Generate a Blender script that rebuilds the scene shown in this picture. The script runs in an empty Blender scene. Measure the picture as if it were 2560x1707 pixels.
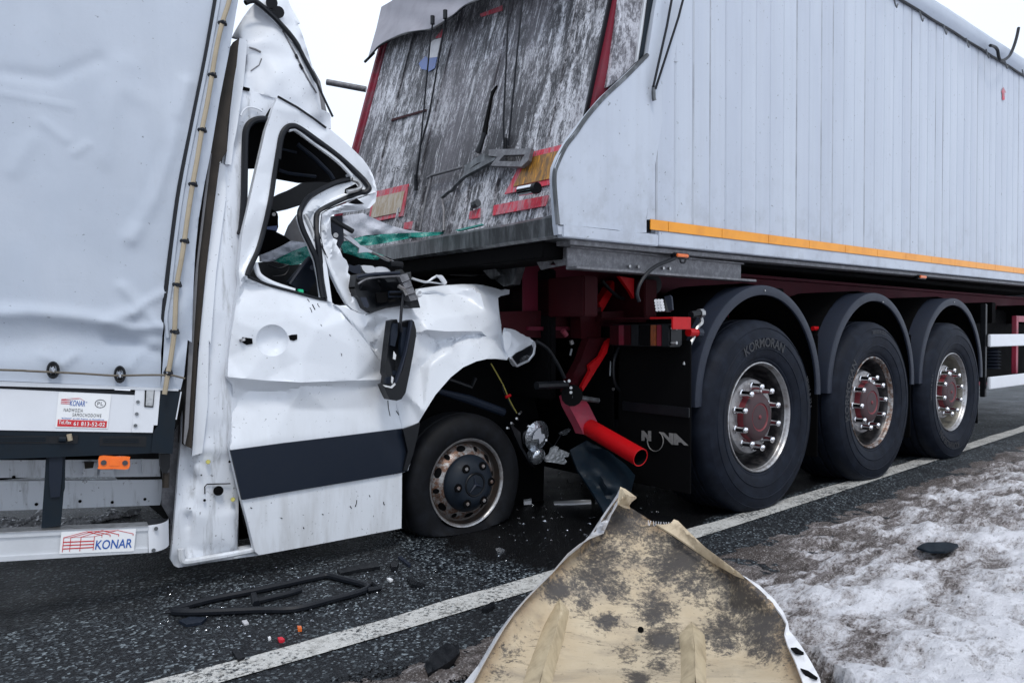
import bpy, bmesh, math, random
import numpy as np
from mathutils import Vector, Matrix, noise
from mathutils.geometry import delaunay_2d_cdt

random.seed(7)
scene = bpy.context.scene
COL = scene.collection

# ---------------------------------------------------------------- camera, sky, sun, exposure
FPX, U0, V0, CAMH = 1840.0, 1280.0, 853.5, 0.98      # focal length and centre in photo pixels, eye height
PITCH = -math.atan(27.5 / FPX)
cam_d = bpy.data.cameras.new('camera')
cam_d.sensor_width = 36.0
cam_d.lens = FPX / 2560.0 * 36.0
cam_d.clip_start, cam_d.clip_end = 0.05, 3000.0
cam = bpy.data.objects.new('camera', cam_d)
cam.location = (0, 0, CAMH)
cam.rotation_euler = (math.pi / 2 + PITCH, 0, 0)
COL.objects.link(cam)
scene.camera = cam

SUN_EL, SUN_AZ = math.radians(58), math.radians(165)   # azimuth clockwise from +Y: behind the camera, to the right
world = bpy.data.worlds.new('World')
scene.world = world
world.use_nodes = True
wn = world.node_tree
wn.nodes.clear()
w_out = wn.nodes.new('ShaderNodeOutputWorld')
w_bg = wn.nodes.new('ShaderNodeBackground')
w_sky = wn.nodes.new('ShaderNodeTexSky')
w_sky.sky_type = 'NISHITA'
w_sky.sun_disc = False
w_sky.sun_elevation = SUN_EL
w_sky.sun_rotation = SUN_AZ
w_mix = wn.nodes.new('ShaderNodeMix')
w_mix.data_type = 'RGBA'
w_mix.inputs[0].default_value = 0.86
w_cloud = wn.nodes.new('ShaderNodeTexNoise')
w_cloud.inputs['Scale'].default_value = 1.6
w_cloud.inputs['Detail'].default_value = 4
w_ramp = wn.nodes.new('ShaderNodeValToRGB')
w_ramp.color_ramp.elements[0].position = 0.3
w_ramp.color_ramp.elements[0].color = (9.9, 11.1, 13.0, 1)
w_ramp.color_ramp.elements[1].position = 0.7
w_ramp.color_ramp.elements[1].color = (11.8, 12.8, 14.4, 1)
wn.links.new(w_cloud.outputs['Fac'], w_ramp.inputs['Fac'])
wn.links.new(w_sky.outputs['Color'], w_mix.inputs[6])
wn.links.new(w_ramp.outputs['Color'], w_mix.inputs[7])
wn.links.new(w_mix.outputs[2], w_bg.inputs['Color'])
w_bg.inputs['Strength'].default_value = 0.1
wn.links.new(w_bg.outputs['Background'], w_out.inputs['Surface'])

sun_d = bpy.data.lights.new('sun', 'SUN')
sun_d.energy = 1.4
sun_d.angle = math.radians(14)
sun_d.color = (1.0, 0.96, 0.9)
sun = bpy.data.objects.new('sun', sun_d)
sun.rotation_euler = Vector((-math.sin(SUN_AZ) * math.cos(SUN_EL), -math.cos(SUN_AZ) * math.cos(SUN_EL), -math.sin(SUN_EL))).to_track_quat('-Z', 'Y').to_euler()
sun.location = (2, -3, 8)
COL.objects.link(sun)

scene.view_settings.view_transform = 'Standard'
scene.view_settings.look = 'None'
scene.view_settings.exposure = 0.0
scene.view_settings.gamma = 1.0
scene.view_settings.use_curve_mapping = False
scene.render.film_transparent = False
scene.cycles.max_bounces = 6

# ---------------------------------------------------------------- measuring helpers
def ray(u, v):
    a, b = (u - U0) / FPX, (V0 - v) / FPX
    return Vector((a, math.cos(PITCH) - b * math.sin(PITCH), math.sin(PITCH) + b * math.cos(PITCH)))
EYE = Vector((0, 0, CAMH))

class Pt(tuple):
    def __radd__(s, o):
        return o + [tuple(s)]
def proj(p):
    """world point to photo pixel"""
    q = p - EYE
    f = q.y * math.cos(PITCH) + q.z * math.sin(PITCH); u = -q.y * math.sin(PITCH) + q.z * math.cos(PITCH)
    return U0 + FPX * q.x / f, V0 - FPX * u / f
def crop(x0, y0, s):
    """photo pixels from readings taken in an enlarged detail"""
    return lambda *p: [(x0 + a / s, y0 + b / s) for a, b in p] if len(p) != 1 else Pt((x0 + p[0][0] / s, y0 + p[0][1] / s))
def cl(c, *p):
    return [c(q) for q in p]
cA = crop(0, 0, 1.8233); cB = crop(0, 850, 1.829); cC = crop(560, 200, 2.6128); cD = crop(560, 680, 2.119)
cE = crop(860, 0, 2.529); cF = crop(1240, 560, 2.1186); cG = crop(1700, 600, 2.2395); cH = crop(1100, 1180, 2.352)
cI = crop(400, 1280, 2.2615); cJ = crop(1600, 0, 2.45); cK = crop(900, 360, 3.672); cL = crop(1380, 300, 3.672)
cM = crop(0, 900, 4.9); cN = crop(0, 1180, 4.9); cO = crop(1460, 0, 7.328); cP = crop(880, 0, 4.9)
cQ = crop(760, 480, 4.9); cR = crop(560, 360, 3.92); cS = crop(1240, 780, 3.2667); cT = crop(2300, 640, 4.354)
cU = crop(1000, 1020, 4.6125); cV = crop(940, 760, 6.03); cW = crop(880, 640, 5.113); cX = crop(560, 0, 4.9)
cY = crop(1860, 1240, 3.357); cZ = crop(400, 1040, 3.919); cAA = crop(1540, 660, 5.225)
c6 = crop(1920, 1000, 3.672); c5 = crop(1920, 640, 3.672); c3 = crop(1720, 680, 3.672)

class Frame:
    """local x along d, local y away from the road side, z up"""
    def __init__(s, o, d):
        s.o = Vector((o[0], o[1], 0)); s.d = Vector((d[0], d[1], 0)).normalized()
        s.y = Vector((-s.d.y, s.d.x, 0))
        s.m = Matrix.Translation(s.o) @ Matrix(((s.d.x, s.y.x, 0, 0), (s.d.y, s.y.y, 0, 0), (0, 0, 1, 0), (0, 0, 0, 1)))
    def w(s, t, y, z):
        return s.o + s.d * t + s.y * y + Vector((0, 0, z))
    def loc(s, p):
        q = p - s.o
        return Vector((q.dot(s.d), q.dot(s.y), q.z))

def plane(p0, n):
    n = n.normalized()
    def hit(u, v, off=0.0):
        r = ray(u, v)
        return EYE + r * (((p0 + n * off) - EYE).dot(n) / r.dot(n))
    hit.n = n
    return hit

TF = Frame((1.358, 4.04), (0.7773, 0.6292))       # tipper trailer, origin under its first axle, on the wheel face
VF = Frame((-0.223, 3.60), (0.79, 0.613))         # van cab, origin under its front wheel
BF = Frame((-1.2256, 2.65), (0.859, 0.512))       # van load box
side = lambda y: plane(TF.w(0, y, 0), -TF.y)
TS = side(0.0)
TGN = (-TF.d + Vector((0, 0, 0.28))).normalized()
TG = plane(TF.w(-1.385, 0, 1.40), TGN)            # leaning tailgate
rear = lambda t: plane(TF.w(t, 0, 0), -TF.d)
VLow = plane(VF.w(0, -0.04, 0), -VF.y)
ZB = 1.05
VUp = plane(VF.w(0, -0.04, ZB), (-VF.y + Vector((0, 0, 0.13))))
def VC(u, v, off=0.0):
    p = VLow(u, v, off)
    return p if p.z < ZB else VUp(u, v, off)
VC.n = VLow.n
vin = lambda y: plane(VF.w(0, y, 0), -VF.y)
BXN = (-BF.y + Vector((0, 0, 0.07)))
BX = plane(BF.w(0, 0, 0.7), BXN)
GR = plane(Vector((0, 0, 0)), Vector((0, 0, 1)))

# ---------------------------------------------------------------- mesh helpers
def cr(pts, n=4, closed=True):
    """Catmull-Rom through the points"""
    P = [Vector(p) for p in pts]; N = len(P); out = []
    rng = range(N) if closed else range(N - 1)
    for i in rng:
        g = (lambda k: P[k % N]) if closed else (lambda k: P[min(max(k, 0), N - 1)])
        a, b, c, d = g(i - 1), g(i), g(i + 1), g(i + 2)
        for j in range(n):
            t = j / n
            out.append(0.5 * ((2 * b) + (c - a) * t + (2 * a - 5 * b + 4 * c - d) * t * t + (3 * b - a - 3 * c + d) * t ** 3))
    if not closed:
        out.append(P[-1])
    return out

def inside(p, poly):
    x, y = p; r = False; n = len(poly); j = n - 1
    for i in range(n):
        xi, yi = poly[i][0], poly[i][1]; xj, yj = poly[j][0], poly[j][1]
        if (yi > y) != (yj > y) and x < (xj - xi) * (y - yi) / (yj - yi + 1e-12) + xi:
            r = not r
        j = i
    return r

class Facet:
    """folded-sheet relief: linear between control points (u, v, offset)"""
    def __init__(s, pts, pad=4000):
        P = [(p[0], p[1]) for p in pts]; s.o = [p[2] for p in pts]
        for q in ((-pad, -pad), (pad + 2560, -pad), (-pad, pad + 1707), (pad + 2560, pad + 1707)):
            P.append(q); s.o.append(0.0)
        r = delaunay_2d_cdt([Vector(p) for p in P], [], [], 0, 1e-4)
        s.v = [tuple(x) for x in r[0]]; s.f = [tuple(f) for f in r[2]]
        s.oo = [s.o[o[0]] if o else 0.0 for o in r[3]]
    def __call__(s, u, v):
        for a, b, c in s.f:
            (x1, y1), (x2, y2), (x3, y3) = s.v[a], s.v[b], s.v[c]
            d = (y2 - y3) * (x1 - x3) + (x3 - x2) * (y1 - y3)
            if abs(d) < 1e-9:
                continue
            l1 = ((y2 - y3) * (u - x3) + (x3 - x2) * (v - y3)) / d
            l2 = ((y3 - y1) * (u - x3) + (x1 - x3) * (v - y3)) / d
            if l1 >= -1e-6 and l2 >= -1e-6 and l1 + l2 <= 1.000001:
                return l1 * s.oo[a] + l2 * s.oo[b] + (1 - l1 - l2) * s.oo[c]
        return 0.0

def sheet(outline, hit, off=0.0, thick=0.006, holes=(), step=None, relax=0, lines=(), nrm=None):
    """plate cut to an outline measured on the photo, set on its real plane, with relief and thickness"""
    outline = [tuple(p)[:2] for p in outline]
    pts, edges = [], []
    for loop in [outline] + [[tuple(p)[:2] for p in h] for h in holes]:
        if step:
            dl = []
            for i, p in enumerate(loop):
                q = loop[(i + 1) % len(loop)]
                k = max(1, int(math.hypot(q[0] - p[0], q[1] - p[1]) / step))
                dl += [(p[0] + (q[0] - p[0]) * j / k, p[1] + (q[1] - p[1]) * j / k) for j in range(k)]
            loop = dl
        b = len(pts); pts += loop
        edges += [(b + i, b + (i + 1) % len(loop)) for i in range(len(loop))]
    for ln in lines:
        b = len(pts); ln = [tuple(p)[:2] for p in ln]; pts += ln
        edges += [(b + i, b + i + 1) for i in range(len(ln) - 1)]
    if step:
        xs = [p[0] for p in outline]; ys = [p[1] for p in outline]
        y, row = min(ys) + step * 0.5, 0
        while y < max(ys):
            x = min(xs) + (step * 0.5 if row % 2 else step * 0.25)
            while x < max(xs):
                if inside((x, y), outline) and not any(inside((x, y), h) for h in holes):
                    pts.append((x + random.uniform(-.1, .1) * step, y + random.uniform(-.1, .1) * step))
                x += step
            y += step * 0.87; row += 1
    r = delaunay_2d_cdt([Vector(p) for p in pts], edges, [], 0, 1e-3)
    P = [(p.x, p.y) for p in r[0]]
    F = []
    for f in r[2]:
        cx = sum(P[i][0] for i in f) / 3; cy = sum(P[i][1] for i in f) / 3
        if inside((cx, cy), outline) and not any(inside((cx, cy), h) for h in holes):
            F.append(tuple(f))
    o = np.array([off(*p) if callable(off) else off for p in P], float)
    if relax:
        nb = [set() for _ in P]
        for f in F:
            for i in range(3):
                nb[f[i]].add(f[(i + 1) % 3]); nb[f[(i + 1) % 3]].add(f[i])
        for _ in range(relax):
            o = np.array([0.5 * o[i] + 0.5 * (sum(o[j] for j in n) / len(n)) if n else o[i] for i, n in enumerate(nb)])
    V = [hit(P[i][0], P[i][1], float(o[i])) for i in range(len(P))]
    n = nrm if nrm is not None else hit.n
    # wind so that the front faces the eye
    F2 = []
    for a, b, c in F:
        nn = (V[b] - V[a]).cross(V[c] - V[a])
        F2.append((a, b, c) if nn.dot(EYE - V[a]) > 0 else (a, c, b))
    if thick:
        N = len(V); cnt = {}
        for f in F2:
            for i in range(3):
                cnt[(f[i], f[(i + 1) % 3])] = 1
        back = [v - n * thick for v in V]
        F3 = list(F2) + [(c + N, b + N, a + N) for a, b, c in F2]
        for (a, b) in cnt:
            if (b, a) not in cnt:
                F3.append((b, a, a + N, b + N))
        return V + back, F3
    return V, F2

def tube(pts, r, n=8, closed=False, caps=True, flat=1.0):
    P = [Vector(p) for p in pts]; V, F = [], []
    N = len(P); ref = None
    for i in range(N):
        if closed:
            d = P[(i + 1) % N] - P[i - 1]
        else:
            d = P[min(i + 1, N - 1)] - P[max(i - 1, 0)]
        d = d.normalized() if d.length > 1e-9 else Vector((0, 0, 1))
        if ref is None:
            ref = Vector((0, 0, 1)) if abs(d.z) < 0.9 else Vector((1, 0, 0))
        a = (ref - d * ref.dot(d))
        a = a.normalized() if a.length > 1e-6 else d.orthogonal().normalized()
        ref = a; b = d.cross(a)
        rr = r[i] if isinstance(r, (list, tuple)) else r
        for k in range(n):
            t = 2 * math.pi * (k + .5) / n
            V.append(P[i] + a * (rr * flat * math.cos(t)) + b * (rr * math.sin(t)))
    for i in range(N if closed else N - 1):
        j = (i + 1) % N
        for k in range(n):
            F.append((i * n + k, i * n + (k + 1) % n, j * n + (k + 1) % n, j * n + k))
    if caps and not closed:
        F.append(tuple(range(n - 1, -1, -1))); F.append(tuple((N - 1) * n + k for k in range(n)))
    return V, F

def lathe(profile, n=48, a0=0.0, a1=2 * math.pi, cen=(0, 0, 0)):
    """spin (r, y) about the local y axis; local coordinates"""
    V, F = [], []; full = abs(a1 - a0 - 2 * math.pi) < 1e-6
    m = n if full else n + 1; K = len(profile)
    for i in range(m):
        t = a0 + (a1 - a0) * i / n
        for r, y in profile:
            V.append(Vector((cen[0] + r * math.cos(t), cen[1] + y, cen[2] + r * math.sin(t))))
    for i in range(n):
        j = (i + 1) % m
        for k in range(K - 1):
            F.append((i * K + k, i * K + k + 1, j * K + k + 1, j * K + k))
    return V, F

def boxm(fr, t0, t1, y0, y1, z0, z1, bev=0.0):
    """box in a frame, chamfered"""
    bm = bmesh.new()
    bmesh.ops.create_cube(bm, size=1.0)
    for v in bm.verts:
        v.co = Vector(((t0 + t1) / 2 + v.co.x * (t1 - t0), (y0 + y1) / 2 + v.co.y * (y1 - y0), (z0 + z1) / 2 + v.co.z * (z1 - z0)))
    if bev:
        bmesh.ops.bevel(bm, geom=bm.edges[:], offset=bev, segments=2, affect='EDGES')
    bm.verts.index_update()
    V = [fr.w(*v.co) if fr else v.co.copy() for v in bm.verts]
    F = [tuple(v.index for v in f.verts) for f in bm.faces]
    bm.free()
    return V, F

def join(*ms):
    V, F = [], []
    for v, f in ms:
        b = len(V); V += v; F += [tuple(i + b for i in q) for q in f]
    return V, F

WM = {}
def empty(name, m, parent=None):
    o = bpy.data.objects.new(name, None); COL.objects.link(o)
    o.empty_display_size = 0.2
    WM[o] = m
    if parent is not None:
        o.parent = parent; o.matrix_local = WM[parent].inverted() @ m
    else:
        o.matrix_world = m
    return o

def obj(name, mesh, mat, parent=None, smooth=35, m=None, fmat=None):
    """link ONE mesh object; vertices are given in world coordinates"""
    V, F = mesh
    if m is None:
        lo = Vector((min(v[i] for v in V) for i in range(3))); hi = Vector((max(v[i] for v in V) for i in range(3)))
        c = (lo + hi) / 2
        if parent is None:
            c.z = lo.z
            m = Matrix.Translation(c)
        else:
            m = Matrix.Translation(c) @ WM[parent].to_3x3().to_4x4()
    inv = m.inverted()
    me = bpy.data.meshes.new(name)
    me.from_pydata([tuple(inv @ Vector(v)) for v in V], [], F)
    for x in (mat if isinstance(mat, (list, tuple)) else [mat]):
        me.materials.append(x)
    if fmat is not None:
        me.polygons.foreach_set('material_index', fmat)
    if smooth:
        me.polygons.foreach_set('use_smooth', [True] * len(me.polygons))
        me.set_sharp_from_angle(angle=math.radians(smooth))
    me.update()
    o = bpy.data.objects.new(name, me); COL.objects.link(o)
    WM[o] = m
    if parent is not None:
        o.parent = parent; o.matrix_local = WM[parent].inverted() @ m
    else:
        o.matrix_world = m
    return o

def tag(o, label=None, cat=None, group=None, kind=None):
    if label: o['label'] = label
    if cat: o['category'] = cat
    if group: o['group'] = group
    if kind: o['kind'] = kind
    return o

# lettering: Blender's built-in font turned into meshes before the scene fills up
def text_mesh(body, shear=0.0, bold=0.0, spacing=1.0):
    c = bpy.data.curves.new('lettering', 'FONT'); c.body = body; c.shear = shear; c.offset = bold
    c.space_character = spacing; c.resolution_u = 3
    o = bpy.data.objects.new('lettering', c); COL.objects.link(o)
    me = bpy.data.meshes.new_from_object(o.evaluated_get(bpy.context.evaluated_depsgraph_get()))
    V = [(v.co.x, v.co.y) for v in me.vertices]; F = [tuple(p.vertices) for p in me.polygons]
    bpy.data.objects.remove(o); bpy.data.curves.remove(c); bpy.data.meshes.remove(me)
    xs = [v[0] for v in V]; ys = [v[1] for v in V]
    x0, x1, y0, y1 = min(xs), max(xs), min(ys), max(ys)
    return [((x - x0) / (x1 - x0), (y - y0) / (y1 - y0)) for x, y in V], F, (x1 - x0) / (y1 - y0)

def quad_map(q, a, b):
    """q: top-left, top-right, bottom-right, bottom-left; a to the right, b up"""
    (x0, y0), (x1, y1), (x2, y2), (x3, y3) = q
    tx, ty = x0 + (x1 - x0) * a, y0 + (y1 - y0) * a
    bx, by = x3 + (x2 - x3) * a, y3 + (y2 - y3) * a
    return bx + (tx - bx) * b, by + (ty - by) * b

def letter(txt, q, hit, off):
    V2, F, _ = TXT[txt]
    V = [hit(*quad_map(q, a, b), off) for a, b in V2]
    F2 = []
    for f in F:
        nn = (V[f[1]] - V[f[0]]).cross(V[f[2]] - V[f[0]])
        F2.append(f if nn.dot(EYE - V[f[0]]) > 0 else tuple(reversed(f)))
    return V, F2

TXT = {
    'KONAR': text_mesh('KONAR', 0.12, 0.012), 'KONARI': text_mesh('KONAR', 0.1, 0.008),
    'NADWOZIA': text_mesh('NADWOZIA', 0, 0.0, 1.2), 'SAMOCHODOWE': text_mesh('SAMOCHODOWE', 0, 0.0, 1.2),
    'ADDR': text_mesh('"KONAR"  61-391 Poznan, ul. Pamiatkowa', 0.15, 0.012), 'TEL': text_mesh('Tel./fax', 0, 0.008),
    'NUM': text_mesh('61 813-52-02', 0, 0.012, 1.08), 'PL': text_mesh('PL', 0, 0.0, 1.1), 'R': text_mesh('\u00ae'),
    'N': text_mesh('N', 0, 0.09), 'VA': text_mesh('VA', 0, 0.075, 0.8), 'KORMORAN': text_mesh('KORMORAN', 0, 0.02),
    'T1': text_mesh('105 333', 0, 0.0), 'T2': text_mesh('ST 2 0.0', 0, 0.0, 1.2),
    'SIZE': text_mesh('385/65 R 22.5', 0, 0.0),
}
# ---------------------------------------------------------------- materials
class Mat:
    def __init__(s, name, base=(.5, .5, .5), rough=.5, metal=0.0, spec=.5, coat=0.0):
        s.m = bpy.data.materials.new(name); s.m.use_nodes = True
        s.nt = s.m.node_tree; s.b = s.nt.nodes['Principled BSDF']
        s.b.inputs['Base Color'].default_value = (*base, 1); s.b.inputs['Roughness'].default_value = rough
        s.b.inputs['Metallic'].default_value = metal; s.b.inputs['Specular IOR Level'].default_value = spec
        s.b.inputs['Coat Weight'].default_value = coat
        s.g = s.nt.nodes.new('ShaderNodeNewGeometry'); s.col = None; s.base = base
    def n(s, t, **k):
        x = s.nt.nodes.new(t)
        for a, v in k.items():
            x.inputs[a].default_value = v
        return x
    def pos(s, sc=(1, 1, 1), rz=0.0):
        mp = s.n('ShaderNodeMapping'); mp.inputs['Scale'].default_value = sc; mp.inputs['Rotation'].default_value = (0, 0, rz)
        s.nt.links.new(s.g.outputs['Position'], mp.inputs['Vector']); return mp.outputs['Vector']
    def rot(s, rz):
        mp = s.n('ShaderNodeMapping'); mp.inputs['Rotation'].default_value = (0, 0, rz)
        s.nt.links.new(s.g.outputs['Position'], mp.inputs['Vector']); return mp.outputs['Vector']
    def vec(s, v, sc):
        mp = s.n('ShaderNodeMapping'); mp.inputs['Scale'].default_value = sc
        s.nt.links.new(v, mp.inputs['Vector']); return mp.outputs['Vector']
    def noise(s, scale, detail=4, rough=.55, vec=None, dist=0.0):
        x = s.n('ShaderNodeTexNoise', Scale=scale, Detail=detail, Roughness=rough, Distortion=dist)
        s.nt.links.new(vec or s.pos(), x.inputs['Vector']); return x.outputs['Fac']
    def vor(s, scale, feature='F1', out='Distance', vec=None):
        x = s.n('ShaderNodeTexVoronoi', Scale=scale); x.feature = feature
        s.nt.links.new(vec or s.pos(), x.inputs['Vector']); return x.outputs[out]
    def ramp(s, f, stops):
        x = s.n('ShaderNodeValToRGB'); e = x.color_ramp.elements
        for i, (p, c) in enumerate(stops):
            el = e[i] if i < 2 else e.new(p)
            el.position = p; el.color = (c, c, c, 1) if not isinstance(c, tuple) else (*c, 1)
        s.nt.links.new(f, x.inputs['Fac']); return x.outputs['Color']
    def math(s, op, a, b=None):
        x = s.n('ShaderNodeMath'); x.operation = op
        for i, q in enumerate((a, b)):
            if q is None: continue
            if isinstance(q, (int, float)): x.inputs[i].default_value = q
            else: s.nt.links.new(q, x.inputs[i])
        return x.outputs[0]
    def z(s, lo, hi):
        sp = s.n('ShaderNodeSeparateXYZ'); s.nt.links.new(s.g.outputs['Position'], sp.inputs[0])
        r = s.n('ShaderNodeMapRange'); r.inputs['From Min'].default_value = lo; r.inputs['From Max'].default_value = hi
        s.nt.links.new(sp.outputs['Z'], r.inputs['Value']); return r.outputs['Result']
    def mix(s, fac, c, mode='MIX'):
        """mix colour c over what is there"""
        x = s.n('ShaderNodeMix'); x.data_type = 'RGBA'; x.blend_type = mode
        if isinstance(fac, (int, float)): x.inputs[0].default_value = fac
        else: s.nt.links.new(fac, x.inputs[0])
        if s.col is None: x.inputs[6].default_value = (*s.base, 1)
        else: s.nt.links.new(s.col, x.inputs[6])
        if isinstance(c, tuple): x.inputs[7].default_value = (*c, 1)
        else: s.nt.links.new(c, x.inputs[7])
        s.col = x.outputs[2]; s.nt.links.new(s.col, s.b.inputs['Base Color']); return s
    def rough(s, f, lo, hi):
        r = s.n('ShaderNodeMapRange'); r.inputs['To Min'].default_value = lo; r.inputs['To Max'].default_value = hi
        s.nt.links.new(f, r.inputs['Value']); s.nt.links.new(r.outputs['Result'], s.b.inputs['Roughness']); return s
    def bump(s, f, strength=.3, dist=.01):
        x = s.n('ShaderNodeBump', Strength=strength, Distance=dist); s.nt.links.new(f, x.inputs['Height'])
        if s.b.inputs['Normal'].links:
            s.nt.links.new(s.b.inputs['Normal'].links[0].from_socket, x.inputs['Normal'])
        s.nt.links.new(x.outputs['Normal'], s.b.inputs['Normal']); return s

def plain(name, base, rough=.5, metal=0.0, dirt=.3, dcol=(.03, .028, .025), scale=9, bump=.05, spec=.5, coat=0.0):
    k = Mat(name, base, rough, metal, spec, coat)
    f = k.noise(scale, 6, .65)
    k.mix(k.ramp(f, [(.45, 0.0), (.75, dirt)]), dcol)
    k.rough(f, rough * .8, min(1, rough * 1.3))
    if bump: k.bump(k.noise(scale * 14, 3), bump, .002)
    return k.m

TROT = -math.atan2(TF.d.y, TF.d.x)

# van paint: clean white with road film, black specks and splashes low down
k = Mat('white_van_paint', (.71, .74, .785), .36, 0, .4, .12)
f = k.noise(5, 6, .6)
k.mix(k.ramp(f, [(.5, 0.0), (.8, .22)]), (.36, .36, .36))
low = k.math('SUBTRACT', 1.0, k.z(.05, .75))
st = k.noise(1, 6, .65, k.pos((14, 14, 2.2)))
k.mix(k.math('MULTIPLY', low, k.ramp(st, [(.42, 0.0), (.72, .6)])), (.33, .315, .29))
sp = k.noise(95, 2, .5)
k.mix(k.math('MULTIPLY', k.ramp(sp, [(.69, 0.0), (.73, .8)]), k.ramp(k.noise(7, 3), [(.42, .1), (.65, 1.0)])), (.03, .03, .03))
k.bump(k.noise(3.2, 3), .12, .02); k.rough(f, .25, .5)
WHITE = k.m
k = Mat('cab_inner_white', (.66, .69, .74), .4)
st = k.noise(1, 7, .7, k.pos((30, 30, 3)))
k.mix(k.ramp(st, [(.52, 0.0), (.74, .65)]), (.1, .095, .085))
k.mix(k.ramp(k.noise(60, 3), [(.66, 0.0), (.72, .6)]), (.05, .045, .04))
k.bump(k.noise(25, 4), .12, .005)
PILLAR = k.m

k = Mat('grey_tarpaulin', (.41, .455, .525), .72, 0, .3)
f = k.noise(2.2, 7, .6, None, .6)
k.mix(k.ramp(f, [(.38, 0.0), (.7, .35)]), (.52, .55, .60))
k.mix(k.ramp(k.noise(24, 5, .7), [(.6, 0.0), (.78, .25)]), (.3, .31, .33))
k.mix(k.ramp(k.noise(70, 2), [(.72, 0.0), (.76, .6)]), (.06, .06, .06))
k.mix(k.ramp(k.noise(1, 6, .65, k.pos((3, 3, .7)), .4), [(.42, 0.0), (.72, .35)]), (.34, .37, .42))
k.bump(k.noise(9, 7, .6, None, .6), .16, .014); k.bump(k.noise(160, 2), .12, .002)
TARP = k.m

k = Mat('trailer_white', (.46, .50, .565), .38, 0, .5)
oi = k.n('ShaderNodeObjectInfo')
k.mix(k.math('MULTIPLY', oi.outputs['Random'], .30), (.36, .39, .46))
GROOVE = plain('groove_grime', (.40, .43, .48), .6, 0, .75, (.13, .135, .15), 2.2, 0)
v = k.rot(TROT)
f = k.noise(1, 6, .6, k.vec(v, (2.2, 2.2, .5)))
k.mix(k.ramp(f, [(.4, 0.0), (.7, .6)]), (.35, .385, .46))
f2 = k.noise(1, 5, .65, k.vec(v, (26, 4, .9)))
k.mix(k.ramp(f2, [(.5, 0.0), (.8, .35)]), (.36, .38, .42))
k.mix(k.math('MULTIPLY', k.math('SUBTRACT', 1.0, k.z(1.4, 2.0)), k.ramp(k.noise(6, 7, .7), [(.48, 0.0), (.75, .55)])), (.2, .2, .21))
k.mix(k.ramp(k.noise(50, 2), [(.7, 0.0), (.74, .6)]), (.08, .08, .08))
k.bump(f, .15, .02)
TWHITE = k.m

k = Mat('dirty_tailgate', (.030, .030, .036), .5, 0, .4)
mp = k.n('ShaderNodeMapping'); mp.inputs['Rotation'].default_value = (0, -.273, 0)
k.nt.links.new(k.rot(TROT), mp.inputs['Vector']); v = mp.outputs['Vector']
s1 = k.noise(1, 8, .74, k.vec(v, (9, 20, 4.5)), .7)
s2 = k.noise(1, 7, .8, k.vec(v, (60, 75, 34)), .8)
cl_ = k.noise(1.5, 4, .6, v)
add = k.math('ADD', k.math('MULTIPLY', s1, .52), k.math('MULTIPLY', s2, .48))
low = k.math('SUBTRACT', 1.0, k.z(1.4, 2.1))
add = k.math('ADD', k.math('ADD', add, k.math('MULTIPLY', low, .07)), k.math('MULTIPLY', k.math('SUBTRACT', cl_, .5), .38))
k.mix(k.ramp(add, [(.465, 0.0), (.52, .25), (.575, .95)]), (.62, .63, .68))
k.mix(k.ramp(k.noise(1, 3, .5, k.vec(v, (2, 3, .8))), [(.42, 0.0), (.62, .45)]), (.20, .19, .215))
s3 = k.noise(1, 5, .6, k.vec(v, (22, 58, 3.0)), .9)
k.mix(k.math('MULTIPLY', k.ramp(s3, [(.585, 0.0), (.63, .85)]), k.ramp(s2, [(.42, .2), (.55, 1.0)])), (.66, .67, .72))
k.mix(k.math('MULTIPLY', k.ramp(k.noise(1, 6, .7, k.vec(v, (5, 9, 2.4)), .6), [(.54, 0.0), (.66, .8)]), .8), (.022, .022, .026))
k.bump(add, .7, .012); k.bump(s3, .5, .01)
TGATE = k.m
k = Mat('grimy_steel', (.07, .075, .08), .35, .5)
s1 = k.noise(1, 7, .7, k.vec(k.rot(TROT), (22, 22, 5)))
k.mix(k.ramp(s1, [(.45, 0.0), (.7, .6)]), (.3, .32, .34))
k.bump(s1, .3, .01)
GRIME = k.m
k = Mat('galvanised_channel', (.12, .12, .13), .5, .4)
k.mix(k.ramp(k.noise(30, 8, .8), [(.45, 0.0), (.68, .6)]), (.33, .33, .35)); k.bump(k.noise(60, 4), .2, .004)
CHANNEL = k.m

BLACK = plain('black_plastic', (.004, .005, .007), .42, 0, .2, (.025, .026, .03), 14, .1, .3)
DARK = plain('black_with_shade', (.0025, .0025, .003), .85, 0, .15, (.006, .0055, .005), 9, .1, .08)  # near-black for black parts, with deep shade put into undersides and openings
NAVY = plain('slate_trim', (.008, .013, .024), .5, 0, .2, (.022, .025, .031), 30, .1, .22)
STEELB = plain('blue_black_frame', (.003, .009, .016), .5, 0, .35, (.012, .012, .012), 18, .08, .22)
FENDER = plain('grey_fender_plastic', (.015, .020, .034), .48, 0, .35, (.012, .014, .02), 11, .1, .3)
RED = plain('red_pipe_paint', (.42, .003, .006), .45, 0, .35, (.10, .003, .004), 8, .08, .25)
REDD = plain('shaded_dark_red', (.030, .0013, .0035), .6, 0, .6, (.012, .003, .005), 5, .1, .15)  # red paint darkened to hold the shade under the trailer
GRIMR = plain('grimy_red_frame', (.20, .02, .04), .55, 0, .9, (.10, .085, .095), 10, .2, .3)
REDC = plain('wine_chassis_web', (.085, .007, .018), .6, 0, .6, (.05, .02, .03), 3, .1, .2)
REDS = plain('faded_red_strip', (.36, .035, .07), .4, 0, .5, (.12, .09, .10), 8, .05)
k = Mat('red_reflector', (.56, .03, .06), .45, 0, .3)
v = k.rot(TROT)
s1 = k.noise(1, 8, .75, k.vec(v, (14, 40, 5)), .5)
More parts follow.
